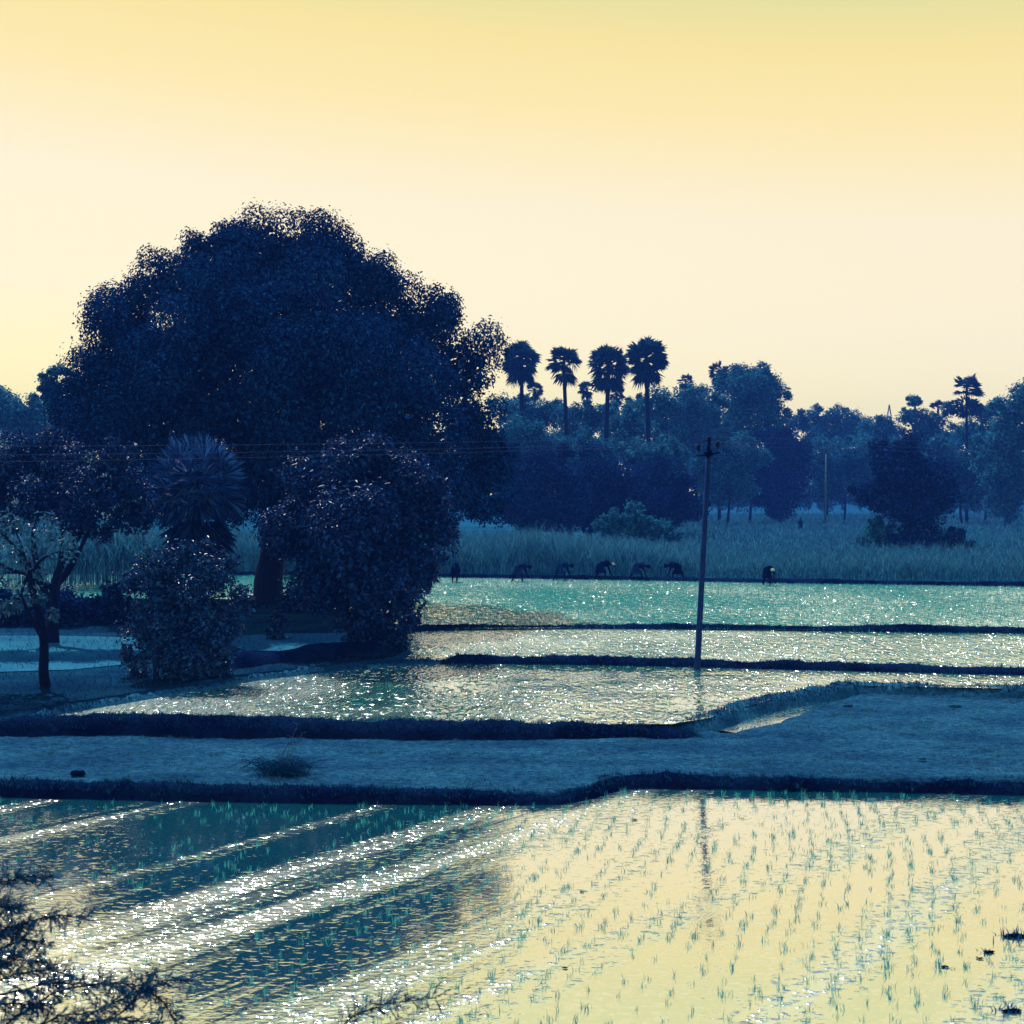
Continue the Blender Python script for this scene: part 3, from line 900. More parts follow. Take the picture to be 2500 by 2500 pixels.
dd = rdir(rng, k) * np.array([2.1, 2.1, 1.2]) * (rng.uniform(0, 1, (k, 1)) ** .4)
leaf_quads(g, c + dd, dd + (0, 0, -.5), .8, .3, rng)
g.build('dead_frond_skirt', M['far_palm_leaf'], t)

# young fan palm near the huge tree, fronds one by one
Y = 48.5
c = Q(482, 1180, Y)
b = np.array([c[0] + .1, Y, .75])
t = thing('fan_palm', 'young fan palm with a spiky round head between the huge tree and the leafy bush', 'palm', b)
g = G()
tube(g, curve([b, b * .5 + c * .5, c], 10), np.linspace(.26, .2, 10), 10)
g.build('trunk', M['bark'], t, smooth=True)
rng = np.random.default_rng(21)
n = 0
for q in range(70):
    z = 1 - 1.8 * (q + .5) / 70
    a = q * 2.39996 + rng.normal() * .2
    rr = math.sqrt(max(0, 1 - z * z))
    g = G()
    fan(g, c, np.array([rr * math.cos(a), rr * math.sin(a), z]), rng.uniform(1.0, 1.2), rng.uniform(.72, .84), rng, 30, 1.7, .05 if z > -.3 else .3)
    g.build('frond', M['palm_leaf'], t)
g = G()
for q in range(22):
    a = rng.uniform(0, 2 * PI)
    fan(g, c - (0, 0, rng.uniform(.6, 1.6)), np.array([math.cos(a) * .6, math.sin(a) * .6, -1]), .7, rng.uniform(.8, 1.2), rng, 14, 1.1, .4)
g.build('dead_frond_skirt', M['dark_leaf'], t)

# ------------------------------------------------------------------ crops and grasses (nobody could count them)
rng = np.random.default_rng(11)


def fld(poly_px, z):
    return np.array([P(x, y, z) for x, y in poly_px])


# sugar cane: plants of arching leaves on an upright stalk
def cane_plants(g, pts, h, lw, rng, nl=6):
    n = len(pts)
    base = np.concatenate([pts, np.full((n, 1), ZB)], 1)
    blades(g, base, h * .75, lw * .8, h * .06, rng, 2)
    for k in range(nl):
        hh = h * rng.uniform(.25, .7, n)
        st = base + np.stack([rng.normal(size=n) * .05, rng.normal(size=n) * .05, hh], -1)
        blades(g, st, h * rng.uniform(.30, .48, n), lw, h * rng.uniform(.08, .42, n), rng, 3)


front_line = b5[:, :2] + (0, 1.0)
xs_, ys_ = front_line[:, 0], front_line[:, 1]
g = G()
def strip(n, d0, d1):
    x = rng.uniform(-60, 60, n * 3)
    y = np.interp(x, xs_, ys_) + rng.uniform(d0, d1, n * 3)
    p = np.stack([x, y], -1)
    p = p[np.abs(x) < y * .42 + 1]
    return p[:n]
crop_h = lambda q: 1.02 - .52 * np.clip((q[:, 0] / q[:, 1] - .02) / .14, 0, 1)
pts = strip(7500, -.6, 5)
cane_plants(g, pts, rng.uniform(1.7, 2.5, len(pts)) * (1 + .12 * np.sin(pts[:, 0] * .35) + .08 * np.sin(pts[:, 0] * .9)) * rng.choice([.55, .8, 1, 1.05], len(pts)) * crop_h(pts), .042, rng)
pts = strip(10000, 5, 26)
cane_plants(g, pts, rng.uniform(1.6, 2.3, len(pts)) * crop_h(pts), .055, rng, 5)
p = rng.uniform((-20, 100), (130, 290), (52000, 2))
p = p[(np.abs(p[:, 0]) < p[:, 1] * .40) & (p[:, 0] > p[:, 1] * .08)]
p = p[rng.uniform(size=len(p)) < (100 / p[:, 1]) ** .9]
cane_plants(g, p, rng.uniform(.8, 1.25, len(p)), .09, rng, 4)
tag(g.build('sugar_cane', M['cane']), 'tall standing cane crop behind the flooded paddies and their workers', 'cane crop', kind='stuff')

g = G()
p = rng.uniform((-40, 72), (-14, 77.5), (1400, 2))
p = p[(p[:, 0] / p[:, 1] > -.36) & (p[:, 0] / p[:, 1] < -.235)]
cane_plants(g, p, rng.uniform(2.2, 3.4, len(p)), .08, rng)
tag(g.build('reed_clump', M['cane']), 'pale rounded clump of reeds between the left trees', 'reeds', kind='stuff')


def tufts(g, pts, z, hmin, hmax, wd, rng, per=4, spread=.03, lean=.35):
    for k in range(per):
        q = pts + rng.normal(size=pts.shape) * spread
        h = rng.uniform(hmin, hmax, len(q))
        blades(g, np.concatenate([q, np.full((len(q), 1), z - .02)], 1), h, wd, h * rng.uniform(.05, lean, len(q)), rng, 2)


g = G()
p = scatter(near_poly, 9000, rng)
dens = .5 + .5 * np.sin(p[:, 0] * .9 + p[:, 1] * .6) * np.sin(p[:, 0] * .31 - p[:, 1] * .8 + 1)
p = p[rng.uniform(size=len(p)) < .25 + .6 * dens]
p = p[(p[:, 0] > -3.0) | (rng.uniform(size=len(p)) < .35)]
u = p[:, 0] - .22 * p[:, 1] + .15 * np.sin(p[:, 1] * .5)
p[:, 0] += np.round(u / .30) * .30 - u + rng.normal(size=len(p)) * .03
tufts(g, p, ZN, .04, .12, .010, rng, 5, .022, .8)
# transplanted rows curving towards the bank
for k in range(8):
    y0 = np.linspace(0, 1, 26)
    x0 = P(1850 + k * 38, 2010, 0)[0]
    row = np.stack([x0 + y0 * .55 + .3 * y0 ** 2 - .25, 21.3 + y0 * 2.4], -1) + rng.normal(size=(26, 2)) * .04
    tufts(g, row[rng.uniform(size=26) < .5], ZN, .04, .10, .012, rng, 2, .03, .3)
tag(g.build('rice_seedlings', M['rice']), 'thin scattered rice seedlings standing in the nearest flooded paddy', 'rice seedlings', kind='stuff')
g = G()
tufts(g, scatter(pond2, 3500, rng), Z2, .03, .09, .010, rng, 3, .03)
tag(g.build('rice_seedlings', M['rice']), 'young rice in the bright flooded paddy below the pole', 'rice seedlings', kind='stuff')
g = G()
tufts(g, scatter(pond3, 7000, rng), Z3, .04, .10, .012, rng, 3, .04)
tag(g.build('rice_seedlings', M['rice']), 'rice seedlings in the narrow paddy behind the pole', 'rice seedlings', kind='stuff')
g = G()
tufts(g, scatter(pond4, 30000, rng), Z4, .05, .15, .02, rng, 4, .06)
tag(g.build('rice_seedlings', M['rice']), 'dense teal rice seedlings in the wide far paddy with workers', 'rice seedlings', kind='stuff')

g = G()
p = scatter(dry_o, 70000, rng, .3)
p3 = np.concatenate([p, np.full((len(p), 1), .0)], 1)
p3[:, 2] = dry_z(p[:, 0], p[:, 1]) - trough(p[:, 0], p[:, 1]) - .004
h = rng.uniform(.01, .045, len(p)) * (1 + 1.2 * (rng.uniform(size=len(p)) < .06))
blades(g, p3, h, .010, h * 1.1, rng, 2)
cl = scatter(dry_o, 170, rng, .3)
q = np.repeat(cl, 46, 0) + rng.normal(size=(170 * 46, 2)) * np.repeat(rng.uniform(.4, 1.3, (170, 1)), 46, 0) * (.20, .07)
q = q[inside(q, dry_o)]
h = rng.uniform(.02, .11, len(q))
blades(g, np.concatenate([q, (dry_z(q[:, 0], q[:, 1]) - .004)[:, None]], 1), h, .014, h * .9, rng, 2)
tag(g.build('stubble', M['stubble']), 'short cropped stubble covering the dry field', 'stubble', kind='stuff')

g = G()
for vv_, lo, hi, n in ((bund2_v, .02, .08, 9000), (bank_v, .02, .09, 9000), (bund2b_v, .03, .09, 6000), (bund3_v, .03, .09, 4500), (bund3l_v, .03, .10, 4000), (bund4_v, .03, .10, 3500), (bund5_v, .1, .3, 2500)):
    i = rng.integers(0, vv_.shape[0] - 1, n)
    j = rng.integers(1, vv_.shape[1] - 2, n)
    tt = rng.uniform(size=(n, 2))
    q = vv_[i, j] * (1 - tt[:, :1]) + vv_[i + 1, j] * tt[:, :1]
    q = q * (1 - tt[:, 1:]) + vv_[i, j + 1] * tt[:, 1:]
    h = rng.uniform(lo, hi, n)
    blades(g, q, h, .018, h * rng.uniform(.2, .9, n), rng, 2)
for vv_, hi, n in ((bund2_v, .2, 60), (bank_v, .22, 80), (bund2b_v, .2, 50), (bund3_v, .2, 50), (bund4_v, .18, 40)):
    vis = np.where(np.abs(vv_[:, 3, 0]) < vv_[:, 3, 1] * .4)[0]
    i = rng.choice(vis, n)
    c_ = vv_[i, rng.integers(1, 5, n)]
    c_ = np.repeat(c_, 22, 0) + rng.normal(size=(n * 22, 3)) * (.07, .05, .01)
    h = rng.uniform(.04, hi, len(c_)) * np.repeat(rng.uniform(.4, 1, n), 22)
    blades(g, c_ - (0, 0, .02), h, .016, h * rng.uniform(.2, 1, len(c_)), rng, 2)
tag(g.build('bank_grass', M['weed']), 'ragged grass fringing the earth banks between paddies', 'grass', kind='stuff')

g = G()
p = scatter(land, 15000, rng)
h = rng.uniform(.04, .28, len(p)) ** 1.2
blades(g, np.concatenate([p, np.full((len(p), 1), ZL - .02)], 1), h, .02, h * .7, rng, 2)
tag(g.build('weeds', M['weed']), 'low weeds covering the shaded bank under the left trees', 'weeds', kind='stuff')

# ------------------------------------------------------------------ pole and wires
PY = 40.4
b = Q(1703, 1618, PY)
top = Q(1729, 1112, PY)
t = thing('utility_pole', 'leaning concrete electricity pole standing on the bund between paddies', 'utility pole', b)
g = G()
ax = unit((top - b)[None])[0]
pts = np.array([b - ax * .3, b, b * .5 + top * .5, top])
# square tapering shaft
for k, (lo, hi) in enumerate([(0, 3)]):
    n4 = 4
    rr = np.linspace(.10, .07, len(pts))
    tube(g, pts, rr, 4)
g.build('shaft', M['concrete'], t)
arm_c = Q(1729, 1106, PY) + (0, -.12, 0)
g = G()
L_, R_ = Q(1705, 1112, PY - .1), Q(1752, 1108, PY - .1)
tube(g, [L_ + (-.04, 0, -.02), arm_c + (0, 0, -.05), R_ + (.04, 0, .04)], .025, 6)
tube(g, [arm_c + (-.09, 0, -.08), arm_c + (.09, 0, .02)], .09, 8)
g.build('crossarm', M['iron'], t)
g = G()
tube(g, [top - ax * .2, Q(1731, 1078, PY)], .05, 6)
g.build('top_bracket', M['iron'], t)


def insulator(base_, up=.12):
    g = G()
    p = base_
    tube(g, [p, p + (0, 0, up * .5)], .022, 6)
    zz = np.array([0, .25, .3, .55, .6, .85, 1.0])
    rr = np.array([.05, .075, .05, .075, .05, .06, .02])
    tube(g, [p + (0, 0, up * .5 + z * .16) for z in zz], rr, 10)
    g.build('insulator', M['porcelain'], t, smooth=True)
    return p + np.array([0, 0, up * .5 + .14])


i1 = insulator(L_ + (0, 0, .1))
i2 = insulator(R_ + (0, 0, .14))
i3 = insulator(Q(1731, 1084, PY))
for lab, a, dl, dr in (('top overhead wire meeting the pole tip', i3, .10, .3), ('lower overhead wire tied to the left insulator', i1, -.42, -.25), ('lower overhead wire tied to the right insulator', i2, -.15, -.1)):
    w_ = thing('overhead_wire', lab, 'wire', a, 'overhead wires')
    g = G()
    for sgn, dz_ in ((-1, dl), (1, dr)):
        q = np.linspace(0, 1, 24)
        ln = 48.0
        sag = -.55 * 4 * q * (1 - q)
        tube(g, np.stack([a[0] + sgn * ln * q, a[1] + 1.2 * q * (1 if sgn > 0 else -1), a[2] + dz_ * q + sag * .6], -1), .0045, 5)
    g.build('strand', M['wire'], w_)

# distant post with a stay wire, and the faint lattice tower
b = np.array([*P(2016, 1216, .7)[:1], 195, ZB]); b[0] = (2015 - 1250) * 195 / F
t = thing('field_post', 'thin distant post with a slanting stay wire behind the right field', 'post', b)
g = G(); tube(g, [b, Q(2017, 1108, 195)], [.16, .11], 7); g.build('shaft', M['steel'], t)
g = G(); tube(g, [Q(2018, 1114, 195), Q(2098, 1150, 195)], .035, 5); g.build('stay_wire', M['wire'], t)

TY = 390.0
tb = np.array([(2171 - 1250) * TY / F, TY, ZB])
t = thing('lattice_tower', 'faint distant steel pylon on the skyline left of the drooping palm', 'pylon', tb)
th = Q(2171, 988, TY)[2] - ZB
g = G()
corn = [(-1, -1), (1, -1), (1, 1), (-1, 1)]
lev = [(0, 3.2), (.3, 2.2), (.55, 1.3), (.75, .75), (.9, .45), (1, .08)]
ring = [[tb + np.array([sx_ * r, sy_ * r, th * z]) for sx_, sy_ in corn] for z, r in lev]
for k in range(len(lev) - 1):
    for q in range(4):
        tube(g, [ring[k][q], ring[k + 1][q]], .08, 4)
        tube(g, [ring[k][q], ring[k + 1][(q + 1) % 4]], .05, 4)
        tube(g, [ring[k][(q + 1) % 4], ring[k + 1][q]], .08, 4)
g.build('mast', M['steel'], t)
for z, r in ((.72, 3.6), (.84, 3.0)):
    g = G()
    a = tb + np.array([0, 0, th * z])
    for s_ in (-1, 1):
        tube(g, [a, a + (s_ * r, 0, .3)], .11, 4)
        tube(g, [a + (0, 0, 1.4), a + (s_ * r, 0, .3)], .08, 4)
    g.build('cross_arm', M['steel'], t)


# ------------------------------------------------------------------ people planting rice
def body_mesh(name, joints, edges, radii, mat, parent, loc, rz, root=0):
    me = bpy.data.meshes.new(name)
    cr, sr = math.cos(rz), math.sin(rz)
    vs_ = [(x * cr - y * sr, x * sr + y * cr, z) for x, y, z in joints]
    me.from_pydata(vs_, edges, [])
    me.materials.append(mat)
    o = bpy.data.objects.new(name, me)
    COL.objects.link(o)
    sk = o.modifiers.new('skin', 'SKIN')
    sk.use_smooth_shade = True
    for i_, r_ in enumerate(radii):
        me.skin_vertices[0].data[i_].radius = r_ if isinstance(r_, tuple) else (r_, r_)
        me.skin_vertices[0].data[i_].use_root = (i_ == root)
    ss = o.modifiers.new('subdivision', 'SUBSURF')
    ss.levels = ss.render_levels = 2
    if parent is None:
        o.location = loc
    else:
        o.parent = parent
    return o


def worker(px, py, rz, label, bend=1.0, stride=.25, cloth='cloth', head='hair', seed=0, upright=False, Y=None, z=None, arms=0.0, scale=1.02):
    rng = np.random.default_rng(seed)
    z = Z4 - .10 if z is None else z
    loc = P(px, py, Z4) if Y is None else np.array([(px - 1250) * Y / F, Y, z])
    loc[2] = z
    J, E, Rr = [], [], []

    def j(p, r, par=None):
        J.append(tuple(c * scale for c in p)); Rr.append(r * scale if not isinstance(r, tuple) else tuple(c * scale for c in r))
        if par is not None:
            E.append((par, len(J) - 1))
        return len(J) - 1
    pel = j((0, 0, .88), (.15, .12))
    # spine: from the hips forward and slightly up when bent, straight up when standing
    a = (math.radians(6 - 4 * bend) if not upright else math.radians(86))
    dx, dz_ = math.cos(a), math.sin(a)
    w_ = j((dx * .2, 0, .93 + dz_ * .2), (.125, .11), pel)
    c_ = j((dx * .42, 0, .93 + dz_ * .42 + (0.02 if not upright else 0)), (.15, .11), w_)
    n_ = j((dx * .56, 0, .92 + dz_ * .56), .055, c_)
    if upright:
        h1 = j((.06, 0, 1.62), (.078, .088), n_); j((.06, 0, 1.74), (.06, .07), h1); j((.155, 0, 1.62), .018, h1)
    else:
        h1 = j((dx * .70, 0, .86 + dz_ * .62), (.078, .088), n_)
        j((dx * .80, 0, .78 + dz_ * .60), (.06, .07), h1)
        j((dx * .70 + .03, 0, .765 + dz_ * .55), .018, h1)
    for s in (-1, 1):
        k0 = j((dx * .40, s * .17, .91 + dz_ * .40), .06, c_)
        if upright:
            k1 = j((.0, s * .23, 1.08), .042, k0); k2 = j((.1, s * .22, .84), .03, k1)
            hd = np.array([.3, 0, -1.0])
        else:
            k1 = j((.46 + arms * s * .1, s * .20, .66), .042, k0); k2 = j((.56 + arms * s * .14, s * .12, .43), .030, k1)
            hd = np.array([.35, -s * .1, -1.0])
        hd = hd / np.linalg.norm(hd)
        pz = np.array(J[k2]) / scale + hd * .07
        pm = j(pz, (.036, .018), k2)
        for q, (sp, ln) in enumerate([(-.030, .075), (-.010, .088), (.010, .082), (.030, .066)]):
            f1 = j(pz + hd * ln * .55 + np.array([sp * .9, 0, 0]), .009, pm)
            j(pz + hd * ln + np.array([sp + .02, 0, 0]), .007, f1)
        th_ = j(pz + np.array([.045, 0, .0]), .010, pm)
        j(pz + np.array([.055, 0, -.045]), .008, th_)
    for s in (-1, 1):
        st = s * stride * .5
        l0 = j((-.02, s * .10, .84), .095, pel)
        l1 = j((.06 + st, s * .13, .47), .062, l0)
        l2 = j((-.02 + st * 1.6, s * .14, .12), .040, l1)
        l3 = j((.0 + st * 1.6, s * .14, .04), (.042, .04), l2)
        j((.16 + st * 1.6, s * .15, .02), (.04, .022), l3)
    root = thing('person', label, 'person', loc, 'rice planters' if not upright else None)
    body_mesh('body', J, E, Rr, M['skin'], root, None, rz)
    # wrapped cloth around hips and thighs
    cr, sr = math.cos(rz), math.sin(rz)
    g = G()
    rows = [(.07 if not upright else 0, 1.0, .17, .19), (0, .88, .19, .21), (.01, .72, .20, .23), (.02, .58, .21 + stride * .2, .24), (.02, .46, .22 + stride * .3, .25)]
    nn = 20
    v_ = []
    for cx, zz, rx, ry in rows:
        for q in range(nn):
            an = q * 2 * PI / nn
            fl = 1 + .06 * math.sin(an * 5 + seed) + rng.normal() * .02
            x_, y_ = (cx + rx * math.cos(an) * fl) * scale, ry * math.sin(an) * fl * scale
            v_.append((x_ * cr - y_ * sr + loc[0], x_ * sr + y_ * cr + loc[1], zz * scale + loc[2] + rng.normal() * .008))
    i_, j_ = np.meshgrid(np.arange(len(rows) - 1), np.arange(nn), indexing='ij')
    f_ = np.stack([i_ * nn + j_, i_ * nn + (j_ + 1) % nn, (i_ + 1) * nn + (j_ + 1) % nn, (i_ + 1) * nn + j_], -1).reshape(-1, 4)
    g.add(v_, f_).build('wrap_skirt', M[cloth], root, smooth=True)
    # blouse over the back
    sp = [np.array(J[q]) / scale for q in (pel, w_, c_)]
    g = G()
    pts_ = [sp[0] + np.array([.04, 0, .03]), sp[1], sp[2], sp[2] + (sp[2] - sp[1]) * .35]
    pw = []
    for q in pts_:
        q = q * scale
        pw.append((q[0] * cr - q[1] * sr + loc[0], q[0] * sr + q[1] * cr + loc[1], q[2] + loc[2]))
    tube(g, curve(pw, 9), np.array([.17, .165, .16, .16, .17, .185, .19, .17, .11])[:len(curve(pw, 9))] * scale, 12)
    g.build('blouse', M[cloth], root, smooth=True)
    # hair or head cloth
    hp = np.array(J[h1])
    hw = np.array([hp[0] * cr - hp[1] * sr + loc[0], hp[0] * sr + hp[1] * cr + loc[1], hp[2] + loc[2]])
    g = G()
    off = np.array([0, 0, .055]) * scale
    zz = np.linspace(-1, 1, 9)
    tube(g, [hw + off + (0, 0, q * .085 * scale) for q in zz], np.sqrt(np.maximum(.02, 1 - zz ** 2)) * .108 * scale, 14)
    g.build('head_cloth' if head != 'hair' else 'hair', M[head], root, smooth=True)
    return root


worker(1021, 1452, .3, 'bent worker half hidden beside the bush at the far left of the paddy', seed=1, cloth='cloth')
worker(1110, 1421, 1.45, 'bent rice planter seen from behind, first beyond the round tree', seed=2, cloth='cloth', stride=.1)
worker(1263, 1420, .15, 'bent rice planter with straddled legs, second from the round tree', seed=3, cloth='blue_cloth', stride=.4)
worker(1366, 1417, .1, 'bent rice planter in mid toned cloth, third in the row', seed=4, cloth='blue_cloth', stride=.45)
worker(1466, 1415, .05, 'bent dark clothed planter with pale head cloth, middle of the row', seed=5, cloth='cloth', head='pale_cloth', stride=.4, scale=1.06)
worker(1552, 1417, -.1, 'bent rice planter with long low back, fifth in the row', seed=6, cloth='blue_cloth', stride=.5, bend=1.6)
worker(1656, 1417, 2.95, 'bent rice planter facing left, just left of the pole', seed=7, cloth='cloth', stride=.45)
worker(1872, 1428, -1.3, 'bent rice planter with pale head cloth, alone right of the pole', seed=8, cloth='cloth', head='pale_cloth', stride=.15)
worker(1954, 1290, 1.2, 'tiny upright figure far off in the cane field', seed=9, cloth='cloth', upright=True, Y=170, z=.80, stride=.1)


# ------------------------------------------------------------------ small things
def rock(name, label, cat, c, size, mat, seed, group=None):
    rng = np.random.default_rng(seed)
    n, m_ = 14, 9
    v_ = []
    for i_ in range(m_):
        ph = PI * i_ / (m_ - 1)
        for q in range(n):
            an = 2 * PI * q / n
            x_, y_, z_ = math.sin(ph) * math.cos(an), math.sin(ph) * math.sin(an), math.cos(ph)
            e_ = 1 / max(abs(x_), abs(y_), abs(z_)) ** .55
            k_ = e_ * (1 + rng.normal() * .05)
            v_.append((x_ * k_ * size[0], y_ * k_ * size[1], z_ * k_ * size[2]))
    i_, j_ = np.meshgrid(np.arange(m_ - 1), np.arange(n), indexing='ij')
    f_ = np.stack([i_ * n + j_, (i_ + 1) * n + j_, (i_ + 1) * n + (j_ + 1) % n, i_ * n + (j_ + 1) % n], -1).reshape(-1, 4)
    o = G().add(np.array(v_) + c, f_).build(name, M[mat], origin=c)
    return tag(o, label, cat, group)


rock('stone_block', 'dark oblong stone block lying on the dry field at left', 'stone', P(190, 1893, .16) + (0, 0, .04), (.14, .09, .05), 'stone', 1)
CL = 'clods on the right dry field'
for k, (x, y, s, lab) in enumerate([(2330, 1726, .15, 'dark clod on the right dry field, the biggest there'), (2070, 1724, .12, 'dark clod near the ditch end on the right dry field'),
                                    (2250, 1854, .08, 'small dark clod low on the right dry field'), (1470, 1882, .07, 'small clod near the corner where the bank turns')]):
    rock('clod', lab, 'clod', P(x, y, .24 if x > 1500 else .17) + (0, 0, .02), (s, s * .6, s * .26), 'bund_grass', 10 + k, CL)

# dry tuft on the field
c = P(690, 1893, .15)
t = thing('dry_tuft', 'dry tangled tuft with tall thin stalks on the dry field', 'tuft', c)
rng = np.random.default_rng(31)
g = G()
n = 900
q = np.stack([c[0] + rng.normal(size=n) * .27, c[1] + rng.normal(size=n) * .16, np.full(n, c[2] - .02)], -1)
h = rng.uniform(.08, .46, n) * np.exp(-((q[:, 0] - c[0]) / .38) ** 2)
blades(g, q, h + .04, .010, h * rng.uniform(.3, 1.3, n), rng, 3)
for k in range(130):
    a = rng.uniform(0, 2 * PI); r_ = rng.uniform(.15, .8)
    s0 = c + np.array([rng.normal() * .18, rng.normal() * .1, .02])
    tube(g, curve([s0, s0 + np.array([math.cos(a) * r_ * .5, math.sin(a) * r_ * .5, rng.uniform(.08, .28)]), s0 + np.array([math.cos(a) * r_, math.sin(a) * r_, rng.uniform(.02, .3)])], 6), .005, 4)
g.build('tangle', M['weed'], t)
for k, (dx, hh) in enumerate([(.25, .95), (.33, .8), (.18, .62), (.1, .5), (-.12, .45), (.3, .55)]):
    g = G()
    p0 = c + np.array([rng.normal() * .06, rng.normal() * .05, 0])
    cc = curve([p0, p0 + np.array([dx * .4, .02, hh * .6]), p0 + np.array([dx, .04, hh])], 9)
    tube(g, cc, np.linspace(.007, .003, len(cc)), 4)
    for z_ in range(3, len(cc)):
        for s_ in (-1, 1):
            d = unit(np.array([[s_ * rng.uniform(.4, 1), rng.normal() * .4, rng.uniform(.2, .9)]]))
            leaf_quads(g, cc[z_:z_ + 1], d, rng.uniform(.05, .14), .012, rng)
    g.build('stalk', M['dry_stem'], t)

# small leafy sprout and a stake on the bund end
c = P(2072, 1676, .42)
t = thing('bund_sprout', 'small upright sprout at the top end of the grassy bund', 'plant', c)
g = G(); blades(g, c + rng.normal(size=(26, 3)) * (.06, .05, 0), rng.uniform(.1, .4, 26), .02, .08, rng, 2); g.build('leaves', M['weed'], t)


# clumps of mud and weed in the near paddy, far right
def weed_clump(px, py, label, seed, s=1.0):
    rng = np.random.default_rng(seed)
    c = P(px, py, 0)
    t = thing('mud_clump', label, 'mud clump', c, 'mud clumps in the near paddy')
    g = G()
    n = int(60 * s)
    q = c + rng.normal(size=(n, 3)) * np.array([.12, .09, 0]) * s
    blades(g, q - (0, 0, .02), rng.uniform(.03, .16, n) * s, .022, rng.uniform(.02, .12, n), rng, 2)
    g.build('weed', M['thorn_leaf'], t)
    g = G()
    zz = np.linspace(-1, 1, 7)
    tube(g, [c + np.array([z_ * .14 * s, rng.normal() * .02, .012]) for z_ in zz], np.sqrt(np.maximum(.03, 1 - zz ** 2)) * .035 * s, 8)
    g.build('mud', M['bund'], t, smooth=True)


weed_clump(2478, 2288, 'largest dark weedy clump in the near paddy at the right edge', 1, 1.0)
weed_clump(2415, 2326, 'flat dark clump on the mud line left of the largest clump', 2, .5)
weed_clump(2392, 2341, 'small round clump below the flat dark clump', 3, .28)
weed_clump(2306, 2362, 'small dark clump at the left end of the mud line', 4, .35)
weed_clump(2470, 2470, 'dark weedy clump in the bottom right corner', 5, .8)
weed_clump(1420, 2178, 'small dark speck of weed alone in the middle of the near paddy', 6, .22)
weed_clump(1380, 2365, 'small teal weed near the bottom middle of the paddy', 7, .25)
weed_clump(1550, 2003, 'little weed tuft near the far bank of the near paddy', 8, .3)


# ------------------------------------------------------------------ thorn shrubs on the embankment, reaching into the foreground
def thorn(name, label, root_, twigs, seed, nside=7):
    rng = np.random.default_rng(seed)
    t = thing(name, label, 'thorn shrub', root_)
    gb, gl = G(), G()
    root_ = np.asarray(root_, float)
    for path, Y, r_ in twigs:
        pts_ = [Q(x, y, Y + rng.normal() * .06) for x, y in path]
        low = root_ * .5 + pts_[0] * .5 + np.array([0, 0, .25])
        st = curve([root_, low, pts_[0]], 8)
        tube(gb, st, np.linspace(.03, r_, len(st)), 6)
        cc = curve(pts_, 16, .004, rng)
        tube(gb, cc, np.linspace(r_, .004, len(cc)), 6)
        for k in range(1, len(cc)):
            tdir = unit((cc[k] - cc[k - 1])[None])[0]
            for q in range(nside):
                s0 = cc[k - 1] + (cc[k] - cc[k - 1]) * rng.uniform()
                d = unit((tdir * rng.uniform(.2, .9) + rdir(rng, 1)[0] * np.array([.9, .8, .6]))[None])[0]
                ln = rng.uniform(.05, .15)
                e_ = s0 + d * ln
                tube(gb, [s0, e_], [.003, .0015], 3)
                m_ = int(rng.integers(4, 8))
                tt_ = np.linspace(.25, 1, m_)[:, None]
                C = s0 + d * ln * tt_
                for s_ in (-1, 1):
                    sd = np.cross(d, rdir(rng, 1)[0])
                    D = d * .7 + s_ * sd * .6 + np.array([0, 0, -.1]) + rng.normal(size=(m_, 3)) * .15
                    leaf_quads(gl, C, D, rng.uniform(.025, .06, m_), rng.uniform(.006, .011, m_), rng)
    gb.build('branches', M['bark'], t, smooth=True)
    gl.build('leaves', M['thorn_leaf'], t)
    return t


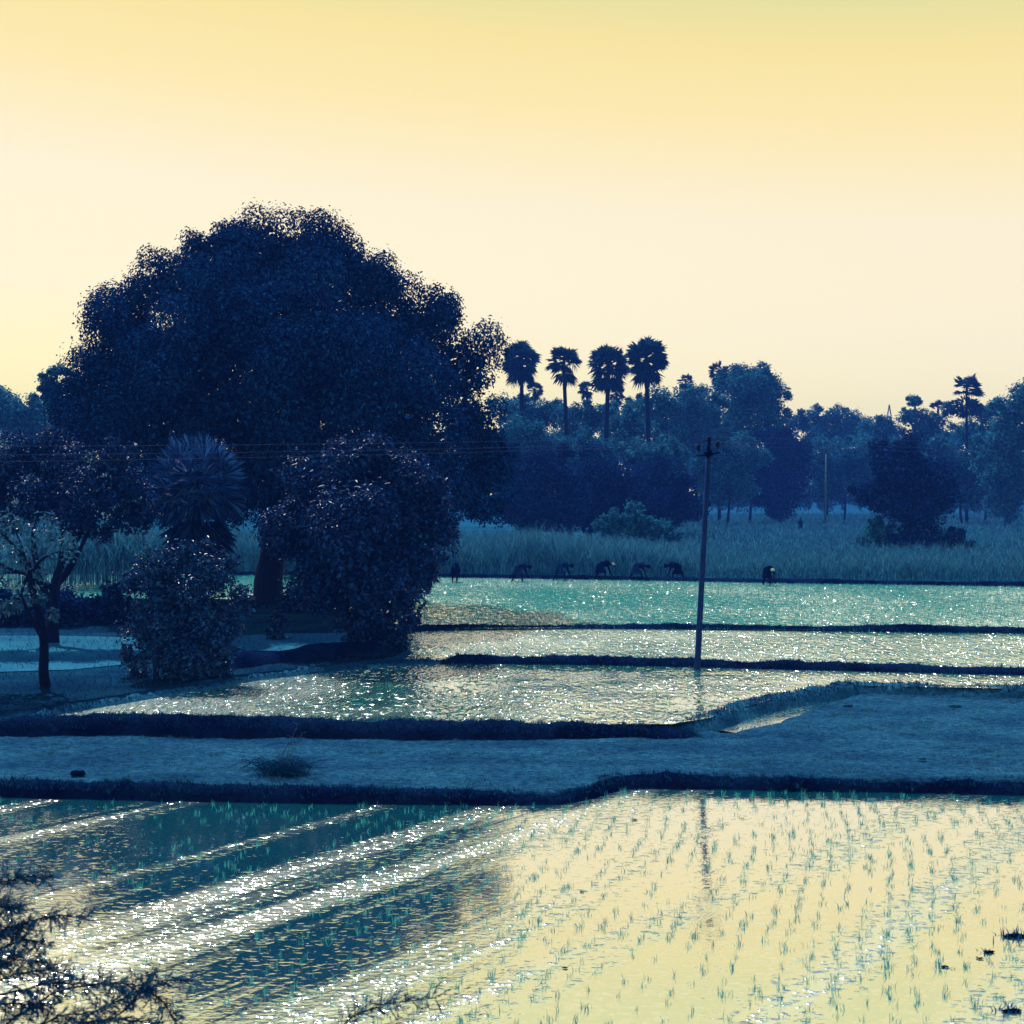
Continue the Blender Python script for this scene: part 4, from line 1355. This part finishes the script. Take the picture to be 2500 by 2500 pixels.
thorn('thorn_shrub', 'feathery thorn shrub reaching into the bottom left corner', (-4.1, 9.2, .5), [
    ([(-40, 2540), (60, 2470), (150, 2420), (250, 2402), (330, 2404)], 10.0, .012),
    ([(-60, 2450), (60, 2415), (130, 2400), (220, 2404), (290, 2398)], 9.8, .010),
    ([(-60, 2350), (20, 2310), (60, 2295), (115, 2298)], 10.2, .010),
    ([(-60, 2325), (20, 2275), (90, 2245), (150, 2236), (215, 2238)], 10.3, .008),
    ([(-60, 2165), (20, 2150), (70, 2142), (130, 2138)], 10.4, .006),
    ([(-60, 2215), (0, 2212), (35, 2218)], 10.4, .006),
    ([(230, 2470), (300, 2440), (345, 2412), (385, 2394), (470, 2396)], 9.9, .006),
    ([(200, 2520), (300, 2470), (350, 2420), (400, 2450), (430, 2500)], 9.9, .007),
    ([(-40, 2560), (60, 2520), (150, 2480), (240, 2470)], 9.7, .012),
    ([(-60, 2400), (0, 2360), (40, 2345), (100, 2350)], 10.0, .008),
    ([(-60, 2480), (0, 2450), (80, 2455), (140, 2450)], 9.8, .010),
    ([(100, 2560), (200, 2500), (300, 2490), (380, 2500)], 9.8, .008),
    ([(-60, 2300), (-10, 2280), (20, 2265), (60, 2262)], 10.2, .008),
    ([(-60, 2420), (30, 2380), (110, 2370), (160, 2378)], 10.1, .006)], 41, 5)
thorn('thorn_shoot', 'single thin leafy shoot rising at the bottom edge left of centre', (-1.35, 9.6, .4), [
    ([(800, 2560), (850, 2490), (890, 2470), (940, 2452), (1000, 2444), (1066, 2436)], 10.2, .006)], 42, 4)

# ------------------------------------------------------------------ air
m, N, L = new_mat('air')
pv = N.new('ShaderNodeVolumePrincipled')
pv.inputs['Color'].default_value = (.045, .185, 1.0, 1)
pv.inputs['Density'].default_value = .00085
pv.inputs['Anisotropy'].default_value = .0
o_ = N.new('ShaderNodeOutputMaterial')
L.new(pv.outputs[0], o_.inputs['Volume'])
hv = [(-330, -30, -1.5), (330, -30, -1.5), (330, 480, -1.5), (-330, 480, -1.5), (-330, -30, 35), (330, -30, 35), (330, 480, 35), (-330, 480, 35)]
hz = G().add(hv, [[0, 3, 2, 1], [4, 5, 6, 7], [0, 1, 5, 4], [1, 2, 6, 5], [2, 3, 7, 6], [3, 0, 4, 7]]).build('haze', m)
tag(hz, 'thin bluish haze hanging over the whole valley of paddies', 'haze', kind='stuff')
